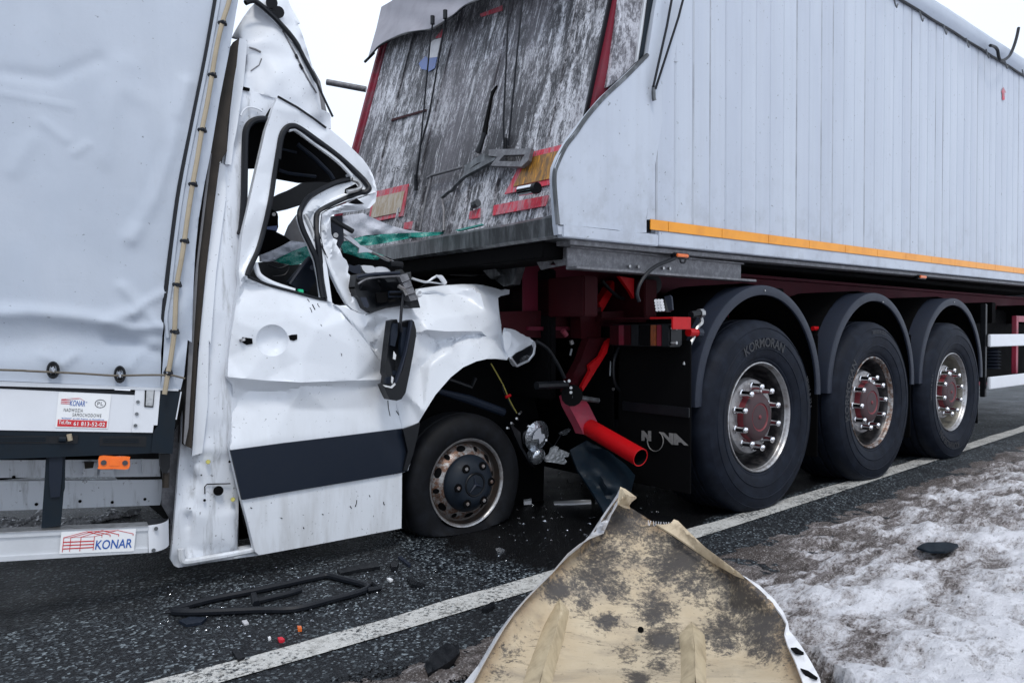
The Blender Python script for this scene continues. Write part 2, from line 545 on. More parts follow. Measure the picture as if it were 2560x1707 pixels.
k.mix(k.ramp(s1, [(.46, 0.0), (.56, .75)]), (.40, .22, .25)); k.mix(k.ramp(k.noise(1, 7, .8, k.vec(v, (45, 85, 20)), .4), [(.54, 0.0), (.64, .85)]), (.04, .02, .025))
REDPL = k.m
REDX = plain('red_chip_paint', (.6, .02, .04), .4, 0, .2, (.3, .02, .03), 60, .1)
ALU = plain('aluminium', (.62, .64, .67), .38, .35, .35, (.4, .41, .43), 6, .04)
ALUW = plain('white_board', (.68, .70, .74), .35, 0, .3, (.5, .51, .53), 3, .03)
SILVER = plain('bright_steel', (.46, .46, .46), .3, .85, .7, (.1, .1, .1), 30, .05)
CHROME = plain('chrome', (.8, .8, .82), .09, 1.0, .2, (.2, .2, .2), 40, 0)
DISC = plain('dirty_wheel_disc', (.30, .295, .30), .45, .4, .8, (.10, .09, .09), 22, .1)
BARREL = plain('black_wheel_barrel', (.008, .008, .010), .3, .2, .5, (.12, .11, .11), 24, .1)
HUB = plain('grimy_red_hub', (.045, .018, .022), .55, .1, .7, (.035, .03, .03), 30, .15)
HUBR = plain('red_hub_edge', (.16, .014, .022), .5, 0, .6, (.08, .03, .03), 40, .1)
WOOD = plain('weathered_plywood', (.020, .013, .007), .7, 0, .85, (.012, .010, .008), 12, .3)
RUBBER = plain('rubber_cord', (.36, .30, .21), .6, 0, .5, (.22, .18, .13), 20, .1)
SEAL = plain('black_rubber_seal', (.004, .0055, .009), .45, 0, .2, (.018, .019, .023), 20, .05, .3)
PAPER = plain('sticker_white', (.78, .79, .80), .3, 0, .08, (.6, .6, .6), 20, 0)
INKR = plain('sticker_red', (.55, .015, .02), .35, 0, .1, (.3, .02, .02), 20, 0)
INKB = plain('sticker_blue', (.015, .09, .36), .35, 0, .1, (.02, .08, .25), 20, 0)
INKK = plain('sticker_black', (.03, .03, .035), .4, 0, .1, (.1, .1, .1), 20, 0)
ORANGE = plain('orange_reflector', (.9, .16, .008), .25, 0, .25, (.5, .08, .01), 40, .1)
LAMPO = plain('amber_lamp_lens', (.75, .16, .03), .2, 0, .4, (.3, .08, .03), 60, .1)
TAPE = plain('amber_reflective_tape', (.78, .30, .006), .35, 0, .55, (.52, .17, .008), 9, .08)
BOLT = plain('yellow_bolt', (.5, .45, .12), .35, .6, .3, (.2, .18, .05), 60, 0)
GREYC = plain('grey_seat_fabric', (.18, .18, .19), .8, 0, .3, (.08, .08, .08), 30, .2)
LETT = plain('grey_lettering', (.20, .195, .19), .7, 0, .7, (.06, .06, .06), 60, .1)
FLAGB = plain('dusty_blue', (.10, .15, .34), .5, 0, .4, (.2, .2, .24), 20, .1)
FLAGW = plain('dusty_white', (.52, .52, .54), .5, 0, .5, (.3, .3, .32), 20, .1)
GREENB = plain('green_button', (.01, .45, .22), .3, 0, .1, (.01, .2, .1), 20, 0)
TORN = plain('torn_white_plastic', (.66, .67, .68), .5, 0, .5, (.2, .2, .2), 40, .3)

k = Mat('tyre_rubber', (.004, .006, .012), .66, 0, .16)
f = k.noise(14, 6, .6)
k.mix(k.ramp(f, [(.42, 0.0), (.72, .7)]), (.012, .017, .029)); k.bump(k.noise(120, 3), .15, .003)
TYRE = k.m
k = Mat('van_tyre_rubber', (.004, .0045, .006), .65, 0, .2)
k.mix(k.ramp(k.noise(20, 6), [(.45, 0.0), (.7, .6)]), (.010, .012, .017)); k.bump(k.noise(110, 3), .2, .003)
VTYRE = k.m
TYREL = plain('tyre_lettering', (.003, .004, .007), .5, 0, .2, (.02, .02, .03), 40, 0)

k = Mat('rusty_rim', (.36, .36, .36), .42, .55)
f = k.noise(34, 8, .75)
k.mix(k.ramp(f, [(.42, 0.0), (.56, .9)]), (.13, .05, .018)); k.mix(k.ramp(k.noise(20, 5), [(.5, 0.0), (.7, .8)]), (.03, .022, .016))
k.bump(f, .35, .006)
RUST = k.m

k = Mat('yellow_marker', (.36, .17, .02), .45)
s1 = k.noise(1, 7, .7, k.vec(k.rot(TROT), (20, 60, 6)))
k.mix(k.ramp(s1, [(.4, 0.0), (.56, .85)]), (.10, .06, .03)); k.mix(k.ramp(k.noise(1, 5, .7, k.vec(k.rot(TROT), (40, 60, 14))), [(.52, 0.0), (.66, .8)]), (.6, .26, .02))
YMARK = k.m
k = Mat('washed_marker', (.36, .27, .17), .5)
k.mix(k.ramp(k.noise(1, 6, .7, k.vec(k.rot(TROT), (20, 40, 14))), [(.42, 0.0), (.6, .8)]), (.52, .48, .42))
WMARK = k.m

DUSTY = plain('dusty_flap_tarp', (.27, .265, .30), .6, 0, .4, (.16, .15, .165), 7, .3)
ROPE = plain('brown_rope', (.13, .11, .085), .7, 0, .5, (.05, .045, .04), 60, .2)
RIMT = plain('dark_rim_trough', (.035, .030, .027), .45, .3, .6, (.06, .03, .015), 40, .2)
RIML = plain('worn_rim_lip', (.42, .42, .43), .32, .7, .8, (.10, .06, .035), 30, .2)
# laminated windscreen, green tint and crazed white
k = Mat('shattered_windscreen', (.012, .23, .19), .25, 0, .5)
c = k.vor(60, 'DISTANCE_TO_EDGE'); c2 = k.noise(16, 7, .75)
k.mix(k.ramp(c2, [(.55, 0.0), (.75, .7)]), (.42, .62, .60)); k.mix(k.ramp(c, [(0.0, .3), (.05, 0.0)]), (.45, .62, .6))
k.bump(c2, .4, .01)
GLASS = k.m
k = Mat('crazed_windscreen', (.66, .68, .76), .35, 0, .5)
c = k.vor(38, 'DISTANCE_TO_EDGE'); c2 = k.noise(14, 7, .75)
k.mix(k.ramp(c, [(0.0, .6), (.04, 0.0)]), (.34, .38, .45)); k.mix(k.ramp(c2, [(.55, 0.0), (.75, .45)]), (.42, .47, .52))
k.bump(c2, .4, .01)
CRAZED = k.m
k = Mat('clear_lamp_glass', (.55, .58, .62), .08, .85)
k.mix(k.ramp(k.noise(45, 6, .7), [(.5, 0.0), (.62, .7)]), (.06, .065, .07)); k.bump(k.noise(60, 4), .4, .01)
LENS = k.m
LED = plain('led_lens', (.7, .7, .72), .2, .3, .2, (.3, .3, .3), 60, .2)

# inside of the fibreglass panel: cream with black mould
k = Mat('mouldy_cream_panel', (.51, .425, .30), .5, 0, .4)
am = k.n('ShaderNodeAttribute'); am.attribute_name = 'mould'
ae = k.n('ShaderNodeAttribute'); ae.attribute_name = 'rim_stain'
k.mix(k.ramp(k.noise(4, 6, .65), [(.42, 0.0), (.7, .5)]), (.40, .29, .17)); k.mix(k.ramp(k.noise(1, 7, .7, k.pos((4, 14, 14)), .5), [(.48, 0.0), (.68, .6)]), (.24, .20, .16))
k.mix(k.math('MULTIPLY', ae.outputs['Fac'], k.ramp(k.noise(9, 6, .7), [(.3, .35), (.6, 1.0)])), (.20, .12, .055))
m2 = k.noise(70, 8, .82); m1 = k.noise(13, 6, .7)
grime = k.math('ADD', k.math('ADD', k.math('MULTIPLY', m1, .42), k.math('MULTIPLY', m2, .80)), k.math('MULTIPLY', am.outputs['Fac'], .25))
k.mix(k.ramp(grime, [(.695, 0.0), (.735, .6), (.82, .95)]), (.044, .040, .040))
st = k.noise(1, 7, .75, k.pos((11, 70, 70)), .3)
k.mix(k.math('MULTIPLY', k.ramp(st, [(.585, 0.0), (.64, .95)]), k.ramp(k.noise(5, 3), [(.45, 0.0), (.58, 1.0)])), (.025, .024, .024))
k.bump(m2, .3, .006); k.bump(k.noise(9, 3), .2, .02)
CREAM = k.m
k = Mat('panel_white_skin', (.66, .66, .68), .4)
k.mix(k.ramp(k.noise(18, 6, .7), [(.55, 0.0), (.75, .5)]), (.3, .28, .26)); k.bump(k.noise(25, 3), .15, .006)
SKIN = k.m
k = Mat('cream_flange', (.55, .45, .31), .5)
k.mix(k.ramp(k.noise(20, 7, .75), [(.45, 0.0), (.65, .7)]), (.28, .21, .14)); k.bump(k.noise(60, 4), .3, .005)
CREAMF = k.m
BEIGEB = plain('beige_wheel_barrel', (.17, .16, .135), .4, .3, .7, (.06, .05, .04), 24, .1)

# asphalt: dark binder with pale and glassy chips
def asphalt_cols(k):
    v1 = k.vor(120, 'F1', 'Color'); v2 = k.vor(120)
    chip = k.ramp(v1, [(.30, (.004, .005, .007)), (.55, (.014, .017, .021)), (.74, (.055, .065, .075)), (.9, (.30, .35, .38))])
    patch = k.ramp(k.noise(2.2, 5, .6), [(.38, .35), (.62, 1.0)])
    return chip, v2, patch
k = Mat('asphalt', (.008, .009, .011), .5, 0, .3)
chip, v2, patch = asphalt_cols(k)
k.mix(k.math('MULTIPLY', patch, .95), chip)
k.bump(v2, .8, .006); k.bump(k.noise(45, 4), .4, .006); k.rough(k.noise(3, 4), .35, .8)
ASPH = k.m
k = Mat('oily_shaded_asphalt', (.0028, .003, .0036), .38, 0, .22)  # wet oily black, with the shade below the vehicles put into the colour
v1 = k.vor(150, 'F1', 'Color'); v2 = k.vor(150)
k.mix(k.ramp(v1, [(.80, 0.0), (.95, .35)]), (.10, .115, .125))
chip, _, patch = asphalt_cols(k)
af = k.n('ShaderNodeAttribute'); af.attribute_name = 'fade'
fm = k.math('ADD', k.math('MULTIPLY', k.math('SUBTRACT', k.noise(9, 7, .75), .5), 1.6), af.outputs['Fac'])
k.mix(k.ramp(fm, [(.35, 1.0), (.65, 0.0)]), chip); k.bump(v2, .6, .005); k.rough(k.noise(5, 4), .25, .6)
OIL_SHADE = k.m
k = Mat('worn_line_paint', (.02, .021, .024), .5)
chip, v2, patch = asphalt_cols(k)
k.mix(.9, chip)
w = k.math('ADD', k.math('MULTIPLY', k.noise(70, 6, .8), .75), k.math('MULTIPLY', k.noise(5, 3), .25))
k.mix(k.ramp(w, [(.435, 0.0), (.49, 1.0)]), (.56, .555, .53)); k.mix(k.ramp(k.noise(22, 6, .8), [(.48, 0.0), (.68, .7)]), (.2, .19, .17))
k.bump(v2, .5, .004)
LINE = k.m
k = Mat('dirty_snow', (.80, .80, .84), .6, 0, .3)
at = k.n('ShaderNodeAttribute'); at.attribute_name = 'dirt'
lv = k.vec(k.rot(-.72), (.55, 1.3, 1))
n1 = k.noise(9, 8, .72, lv); n2 = k.noise(52, 7, .76, lv); n3 = k.noise(150, 4, .7)
g = k.math('ADD', k.math('MULTIPLY', n1, .58), k.math('ADD', k.math('MULTIPLY', n2, .34), k.math('MULTIPLY', n3, .08)))
g = k.math('ADD', k.math('ADD', k.math('MULTIPLY', k.math('SUBTRACT', g, .5), 2.0), .5), k.math('MULTIPLY', k.math('SUBTRACT', at.outputs['Fac'], .5), .62))
k.mix(k.ramp(g, [(.36, 0.0), (.50, .45), (.62, .92)]), (.235, .20, .19))
k.mix(k.ramp(g, [(.56, 0.0), (.70, .75), (.84, .95)]), (.060, .046, .040))
k.mix(k.ramp(n2, [(.60, 0.0), (.66, .85)]), (.028, .027, .028))
k.mix(k.math('MULTIPLY', k.ramp(n3, [(.55, 0.0), (.64, .75)]), k.ramp(g, [(.38, .08), (.6, 1.0)])), (.05, .045, .043)); k.mix(k.math('MULTIPLY', k.ramp(n3, [(.36, .75), (.45, 0.0)]), k.ramp(g, [(.45, 0.0), (.6, 1.0)])), (.50, .48, .47))
k.bump(n2, .8, .014); k.bump(n3, .8, .008)
SNOW = k.m
# ---------------------------------------------------------------- the setting
# right-hand edge line, measured near to far on the ground
LOW = [(554.8, 1706.7), (824.5, 1633.7), (988, 1580.7), (1231, 1510), (1311, 1485.6), (1837, 1322), (2343.6, 1149), (2560, 1079)]
LP = [GR(*p) for p in LOW]
d0 = (LP[2] - LP[0]).normalized(); d1 = (LP[7] - LP[6]).normalized()
LP = [LP[0] - d0 * 25, LP[0] - d0 * 6] + LP + [LP[7] + d1 * 8, LP[7] + d1 * 120]
LP = [Vector((p.x, p.y, 0)) for p in LP]
# fair the measured points into a smooth curve
for _ in range(3):
    LP = [LP[0]] + [(LP[i - 1] + LP[i] * 2 + LP[i + 1]) / 4 if 2 < i < len(LP) - 3 else LP[i] for i in range(1, len(LP) - 1)] + [LP[-1]]
def line_at(s):
    """point and left normal at a chainage; s = 0 at the near end of the measured part"""
    for i in range(len(LP) - 1):
        L = (LP[i + 1] - LP[i]).length
        if s < CH[i + 1] or i == len(LP) - 2:
            d = (LP[i + 1] - LP[i]) / L
            return LP[i] + d * (s - CH[i]), d
CH = [0.0]
for i in range(len(LP) - 1):
    CH.append(CH[-1] + (LP[i + 1] - LP[i]).length)
CH = [c - CH[2] for c in CH]
def offset_pt(s, a, z=0.0):
    """a metres to the right of the line's lower edge"""
    p, d = line_at(s)
    return p + Vector((d.y, -d.x, 0)) * a + Vector((0, 0, z))
def ribbon(ss, aa, zf):
    V, F = [], []
    for s in ss:
        for a in aa:
            V.append(offset_pt(s, a, zf(s, a)))
    n = len(aa)
    for i in range(len(ss) - 1):
        for j in range(n - 1):
            F.append((i * n + j, i * n + j + 1, (i + 1) * n + j + 1, (i + 1) * n + j))
    return V, F

g = obj('ground', ([Vector((-900, -900, -.06)), Vector((900, -900, -.06)), Vector((900, 900, -.06)), Vector((-900, 900, -.06))], [(0, 1, 2, 3)]), SNOW, smooth=0)
tag(g, kind='structure')
ss = [-30, -12, -6, -3, -1.5] + [x * .5 for x in range(-2, 24)] + [14, 18, 25, 40, 70, 125]
rd = obj('road', ribbon(ss, [-8.5, -5, -2, -.3, .25, .6], lambda s, a: 0.0), ASPH, smooth=0)
tag(rd, kind='structure')
ss = [x * .12 for x in range(-40, 75)] + [9.5, 11, 14, 20, 40, 70, 125]
def lw(s):
    return -.118 + .006 * math.sin(s * 5.1) + .004 * math.sin(s * 13)
V, F = [], []
for s in ss:
    V += [offset_pt(s, 0.0, .004), offset_pt(s, lw(s), .004)]
for i in range(len(ss) - 1):
    F.append((2 * i, 2 * i + 2, 2 * i + 3, 2 * i + 1))
tag(obj('road_line', (V, F), LINE, smooth=0), kind='structure')

# oily wet road under the wrecks, blackened to hold their shade as well
cDd = lambda *p: [(a / .91875, b / .91875) for a, b in p]
oil_shade_zone = cDd((905, 1235), (960, 1290), (1010, 1318), (1090, 1322), (1150, 1345), (1215, 1342), (1300, 1322), (1420, 1290), (1560, 1248), (1640, 1205), (1760, 1165), (1900, 1120), (2060, 1068), (2140, 1030), (2120, 1000), (1800, 1000), (1500, 1010), (1200, 1040), (1000, 1100), (900, 1180))
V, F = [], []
oc = Vector((0, 0, 0)); OP = [GR(p[0], p[1]) for p in cr(oil_shade_zone, 5)]
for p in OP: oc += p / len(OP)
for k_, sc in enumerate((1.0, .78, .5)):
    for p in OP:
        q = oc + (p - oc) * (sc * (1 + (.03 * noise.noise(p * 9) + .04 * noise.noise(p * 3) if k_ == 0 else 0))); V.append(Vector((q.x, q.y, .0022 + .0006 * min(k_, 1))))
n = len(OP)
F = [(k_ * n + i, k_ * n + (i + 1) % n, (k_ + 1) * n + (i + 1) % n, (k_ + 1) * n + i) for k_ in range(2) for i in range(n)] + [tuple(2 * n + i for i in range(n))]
sp_ = tag(obj('oil_and_shade', (V, F), OIL_SHADE, smooth=0), kind='structure')
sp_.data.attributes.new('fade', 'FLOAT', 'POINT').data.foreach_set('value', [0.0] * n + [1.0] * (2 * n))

# verge: trodden snow and slush, displaced
def snow_z(p, a):
    b = max(0.0, a - .16)
    h = .035 * (1 - math.exp(-b * 5)) + .10 * (1 - math.exp(-max(0, b - .35) * 1.6))
    q = Vector((p.x, p.y, 0))
    lump = noise.fractal(q * 4.5, .85, 2.2, 5) * .034 + noise.fractal(q * 19, .7, 2.1, 3) * .017
    lump += max(0, noise.noise(q * 9 + Vector((3, 7, 0)))) ** 2 * .05
    z = -.012 + h + lump * min(1, max(0.0, b) * 3.0 + .12)
    if p.x < .86 and p.y < 3.1:                       # pressed flat under the broken panel
        z = min(z, max(-.012, .10 + .274 * (p.y - 1.95) - .085))
    return z
def snow_mean(a):
    b = max(0.0, a - .16)
    return -.012 + .035 * (1 - math.exp(-b * 5)) + .10 * (1 - math.exp(-max(0, b - .35) * 1.6))
def verge(name, ss, aa):
    V, F = ribbon(ss, aa, lambda s, a: 0.0)
    n = len(aa)
    dirt = []
    for i, v in enumerate(V):
        a = aa[i % n]
        v.z = snow_z(v, a)
        q = Vector((v.x, v.y, 0))
        dd = 1.0 - min(1.0, max(0.0, (a - .22 + .2 * noise.noise(q * 2.2)) / 1.5)) ** .8
        dirt.append(.14 + dd * .80 + .22 * noise.noise(q * 2.6) + .10 * noise.noise(q * 9) - (v.z - snow_mean(a)) * 5.0)
    o = obj(name, (V, F), SNOW, smooth=180)
    at = o.data.attributes.new('dirt', 'FLOAT', 'POINT')
    at.data.foreach_set('value', dirt)
    tag(o, kind='structure')
    return o
s, ss = -1.2, []
while s < 16:
    ss.append(s)
    s += .016 if s < 1.6 else .016 + (s - 1.6) * .006
aa, a = [], .13
while a < 7.5:
    aa.append(a); a += .016 if a < 1.6 else .016 + (a - 1.6) * .02
verge('snow_verge', ss, aa)
verge('snow_field', [16, 18, 21, 26, 35, 60, 124], [.2, .6, 1, 2, 4, 7.5, 20, 60])
verge('snow_bank', [16, 10, 5, 0, -1.2, -4, -10, -30], [7.4, 9, 13, 20, 60])
# ---------------------------------------------------------------- tipper trailer
T = tag(empty('tipper_trailer', TF.m), 'long white and red tipper trailer with three axles, its rear ridden over the crushed van', 'trailer')
tw = TF.w
def bz(t, z):                                   # the body rises slightly towards its front
    return z + .0079 * (t + .925)

REDD2 = plain('maroon_strip', (.16, .010, .024), .5, 0, .6, (.07, .05, .06), 9, .05, .3)
AMBD = plain('dim_amber_lens', (.22, .05, .008), .35, 0, .6, (.03, .012, .008), 50, .1)
# side: corner plate, then upright profile planks, one object each
sw = tag(empty('side_wall', TF.m, T))
plate = cL((60, 1052), (48, 960), (40, 800), (25, 640), (20, 520), (30, 430), (70, 330), (150, 190), (250, 60)) + \
        cE((1530, 742), (1640, 612), (1760, 500), (1920, 348)) + cO((1220, 700), (1290, 200), (1330, -20)) + [(1646, -120), (1740, -420)] + \
        [(1795, -420), (1722, -100)] + cJ((250, 0), (215, 350), (170, 560), (125, 820), (93, 1010), (93, 1345), (40, 1345), (40, 1425)) + cL((700, 1030))
fac = Facet([(1480, 300, .0), (1600, 450, 0.004), (1500, 520, -.003), (1420, 480, .003), (1640, 200, .002)])
obj('corner_plate', sheet(plate, TS, fac, .03, step=28, relax=1), TWHITE, sw)
P0 = -.868; PW = .1372
def plank_mesh():
    w = PW
    prof = [(0.0, .0035), (.0035, .0035), (.009, -.001), (w * .3, -.0035), (w * .7, -.0035), (w - .006, -.001), (w - .001, .0035), (w - .001, .03), (0, .03)]
    V = [Vector((t, y, z)) for z in (0.0, 1.0) for t, y in prof]
    n = len(prof)
    F = [(i, (i + 1) % n, n + (i + 1) % n, n + i) for i in range(n)] + [tuple(range(n - 1, -1, -1)), tuple(range(n, 2 * n))]
    return V, F
pv, pf = plank_mesh()
pme = bpy.data.meshes.new('side_plank')
pme.from_pydata([tuple(v) for v in pv], [], pf); pme.materials.append(TWHITE); pme.materials.append(GROOVE)
pme2 = pme.copy()
for i in (0, 1, 5, 6):
    pme2.polygons[i].material_index = 1
NPL = 66
for i in range(NPL):
    t = P0 + PW * i
    o = bpy.data.objects.new('side_plank', pme2 if i % 3 != 1 and random.random() < .4 else pme); COL.objects.link(o)
    z0 = 1.425; z1 = 3.24
    m = TF.m @ Matrix.Translation((t, random.uniform(-.0012, .0012), bz(t, z0))) @ Matrix.Diagonal((1, 1, z1 - z0, 1))
    WM[o] = m; o.parent = sw; o.matrix_local = Matrix.Translation((t, random.uniform(-.0015, .0015), bz(t, z0))) @ Matrix.Diagonal((1, 1, z1 - z0, 1))
TEND = P0 + PW * NPL
# bottom rail with its lip
def rail(t0, t1, y0, y1, z0, z1, bev=.004):
    V, F = boxm(None, t0, t1, y0, y1, z0, z1, bev)
    return [tw(v.x, v.y, bz(v.x, v.z)) for v in V], F
obj('bottom_rail', rail(-.86, TEND, -.008, .10, 1.382, 1.452), TWHITE, T)
obj('corner_sill', rail(-1.474, -.858, -.006, .10, 1.378, 1.434), TWHITE, T)
obj('under_lip', rail(-1.40, TEND, .03, .12, 1.355, 1.376, .002), CHANNEL, T)
# amber tape in pieces along the side
for i in range(22):
    a = (-.925 + (i - 1) * .43 + .13) if i else -.925
    b = (-.925 + i * .43 + .13) if i else -.795
    V = [tw(t, y, bz(t, z)) for t in (a + .002, b - .002) for y in (-.013, -.0085) for z in (1.452, 1.500)]
    tape = obj('reflective_tape', (V, [(0, 4, 5, 1), (2, 3, 7, 6), (0, 2, 6, 4), (1, 5, 7, 3), (0, 1, 3, 2), (4, 6, 7, 5)]), TAPE, T, smooth=0)
V = [tw(t, -.006, z) for t, z in ((-.72, 2.81), (-.64, 2.81), (-.64, 2.9), (-.72, 2.9))]
obj('upper_tape', (V + [v + TF.y * .004 for v in V], [(0, 1, 2, 3), (7, 6, 5, 4)]), TAPE, T, smooth=0)
# seam on the corner plate, edge seal
obj('edge_seal', tube([TS(*p, -.004) for p in cr(cE((1352, 1420), (1336, 1250), (1330, 1120), (1345, 1050), (1400, 930), (1460, 850), (1540, 735), (1650, 610), (1780, 490), (1918, 350)), 5, False)], .011, 6), GRIME, T)
obj('plate_seam', tube([TS(*p, .001) for p in cL((60, 965), (300, 985), (600, 1015), (640, 1026), (845, 1046))], .0022, 4), DARK, T)
obj('weld_seam', tube([TS(*p, .0005) for p in cr(cJ((40, 1340), (65, 1120), (95, 900), (130, 690), (180, 420)), 4, False)], .0016, 4), CHANNEL, T)
obj('weld_patch', tube([TS(*p, .0005) for p in cr(cO((1780, 480), (1830, 720), (1850, 880), (1810, 1040), (1700, 1140), (1600, 1115)), 4, False)], .0016, 4), CHANNEL, T)
# arrow sticker
ar = cJ((2226, 533), (2243, 570), (2233, 568), (2234, 613), (2220, 613), (2219, 565), (2212, 568))
obj('arrow_sticker', sheet(ar, TS, .008, .0), REDPL, T, smooth=0)
# far side, front wall, floor and load bed behind
obj('far_wall', rail(-.60, TEND, 2.50, 2.55, 1.40, 3.2), TWHITE, T)
obj('front_wall', boxm(TF, TEND - .05, TEND, .05, 2.5, 1.3, 3.3, .01), TWHITE, T)
obj('load_floor', rail(-1.36, TEND, .12, 2.50, 1.39, 1.44), DARK, T)
# rolled tarpaulin along the top edge
NT = 60
tz = lambda t: bz(t, 3.245)
V, F = [], []
rnd = [random.uniform(-.006, .006) for _ in range(NT + 1)]
prof = [(-.012, -.02), (-.045, .02), (-.05, .08), (-.02, .125), (.05, .15), (.4, .19), (1.27, .22), (2.1, .19), (2.5, .15), (2.57, .1), (2.56, -.15)]
for i in range(NT + 1):
    t = -.62 + (TEND + .6) * i / NT
    for y, z in prof:
        V.append(tw(t, y + rnd[i] * .6, tz(t) + z + rnd[i]))
n = len(prof)
for i in range(NT):
    for j in range(n - 1):
        F.append((i * n + j, (i + 1) * n + j, (i + 1) * n + j + 1, i * n + j + 1))
obj('roll_tarp', (V, F), TARP, T, smooth=50)
obj('tarp_hem', tube([tw(-.62 + .2 * i, -.016, tz(-.62 + .2 * i) - .022 + .003 * math.sin(i * 2.1)) for i in range(44)], .009, 6), SEAL, T)
hk = cJ((1560, 40), (1720, 125), (1865, 205), (2003, 285), (2125, 350), (2238, 415), (2345, 470))
for p in hk:
    c = side(-.055)(*p); t = TF.loc(c)
    V = [tw(t.x + a, -.058 - b, t.z + z) for a, b, z in ((-.03, .0, .055), (-.008, .008, -.005), (.0, .01, -.012), (.03, .004, .02))]
    obj('tarp_hook', tube(V, .005, 6), GRIME, T)
obj('crank_handle', tube([side(-.10)(*p) for p in cr(cJ((2319, 172), (2308, 225), (2290, 285), (2265, 340), (2235, 366), (2208, 370), (2197, 350), (2190, 310), (2172, 288), (2145, 280)), 4, False)], .012, 8), SEAL, T)

# tailgate
def tg(y, z, off=0.0):
    t = -1.385 + .28 * (z - 1.40)
    return tw(t, y, z) + TGN * off
def tgbox(y0, y1, z0, z1, o0, o1):
    V = [tg(y, z, o) for o in (o0, o1) for z in (z0, z1) for y in (y0, y1)]
    return V, [(0, 1, 3, 2), (4, 6, 7, 5), (0, 4, 5, 1), (2, 3, 7, 6), (0, 2, 6, 4), (1, 5, 7, 3)]
V, F = [], []
ny, nz = 60, 46
for k in range(nz + 1):
    for j in range(ny + 1):
        y = .09 + (2.46 - .09) * j / ny; z = 1.44 + (3.22 - 1.44) * k / nz
        o = .004 * noise.noise(Vector((y * 3, z * 2, 1)))
        V.append(tg(y, z, o))
for k in range(nz):
    for j in range(ny):
        a = k * (ny + 1) + j
        F.append((a, a + ny + 1, a + ny + 2, a + 1))
gate = obj('tailgate', (V, F), TGATE, T, smooth=60)
obj('tailgate_back', tgbox(.09, 2.46, 1.44, 3.2, -.06, -.02), DARK, T, smooth=0)
stiff = tag(obj('tailgate_frame', join(tgbox(2.462, 2.50, 1.44, 3.22, -.05, .012), tgbox(2.50, 2.53, 1.44, 3.22, -.06, .03)), GRIMR, T, smooth=0))
obj('tailgate_frame', tgbox(.052, .078, 1.60, 3.22, -.05, .012), REDD2, T, smooth=0)
obj('frame_seal', tgbox(.080, .090, 1.75, 3.22, -.03, .03), SEAL, T, smooth=0)
for y in (.34, .92, 1.5, 2.06):
    obj('panel_seam', tgbox(y, y + .014, 1.46, 3.15, .0, .009), TGATE, T, smooth=0)
for y, z0, z1, w in ((.66, 1.46, 1.98, .022), (1.02, 1.46, 1.75, .030), (1.38, 1.46, 1.82, .03), (1.62, 1.46, 1.72, .022)):
    obj('upright_stiffener', tgbox(y, y + w, z0, z1, .0, .018), TGATE, T, smooth=0)
obj('long_groove', sheet(cE((962, 540), (932, 610), (905, 760), (895, 845), (872, 845), (905, 690), (930, 580)), TG, .012, .014), DARK, T)
# marker plates, reflectors
def plate_on(name, q, off, mat, parent, th=.006):
    return obj(name, sheet(q, TG, off, th), mat, parent, smooth=0)
def inset(q, f):
    cx = sum(p[0] for p in q) / 4; cy = sum(p[1] for p in q) / 4
    return [(p[0] + (cx - p[0]) * f, p[1] + (cy - p[1]) * f) for p in q]
q = cE((1150, 970), (1407, 908), (1325, 1162), (1013, 1228))
mp = plate_on('marker_plate', q, .012, REDPL, T)
plate_on('marker_field', [(quad_map(q, a, b)) for a, b in ((.12, .86), (.90, .86), (.93, .16), (.11, .16))], .0165, YMARK, mp, .003)
q = cE((185, 1215), (406, 1163), (370, 1365), (150, 1410))
mp = plate_on('marker_plate', q, .012, REDPL, T)
plate_on('marker_field', [(quad_map(q, a, b)) for a, b in ((.05, .8), (.92, .8), (.90, .14), (.06, .14))], .0165, WMARK, mp, .003)
for q in (cK((1228, 563), (1730, 470), (1700, 567), (1213, 657)), cK((1005, 622), (1100, 592), (1096, 677), (1000, 690)), cK((402, 722), (492, 708), (482, 782), (398, 780))):
    plate_on('red_reflector', q, .014, REDPL, T)
fl = (('red', cP((1020, 470), (1095, 372), (1118, 352), (1092, 462)), REDPL), ('white', cP((955, 530), (1000, 492), (1092, 465), (1042, 700), (948, 712)), FLAGW), ('blue', cP((948, 715), (1042, 702), (1012, 838), (960, 868), (928, 885)), FLAGB))
for _, q, m in fl:
    plate_on('flag_stripe', q, .008, m, T, .003)
plate_on('blue_sticker', cP((815, 780), (900, 690), (935, 730), (915, 860), (850, 850)), .006, FLAGB, T, .003)
plate_on('red_strip', cE((290, 755), (520, 690), (520, 702), (292, 770)), .006, REDD, T, .003)
plate_on('red_strip', cE((860, 90), (1000, 35), (1000, 68), (866, 108)), .006, REDPL, T, .003)
obj('lettering', letter('T1', cE((285, 1068), (455, 1028), (448, 1062), (280, 1098)), TG, .010), INKK, T, smooth=0)
obj('lettering', letter('T2', cE((1480, 70), (1648, 10), (1640, 45), (1474, 108)), TG, .010), INKK, T, smooth=0)
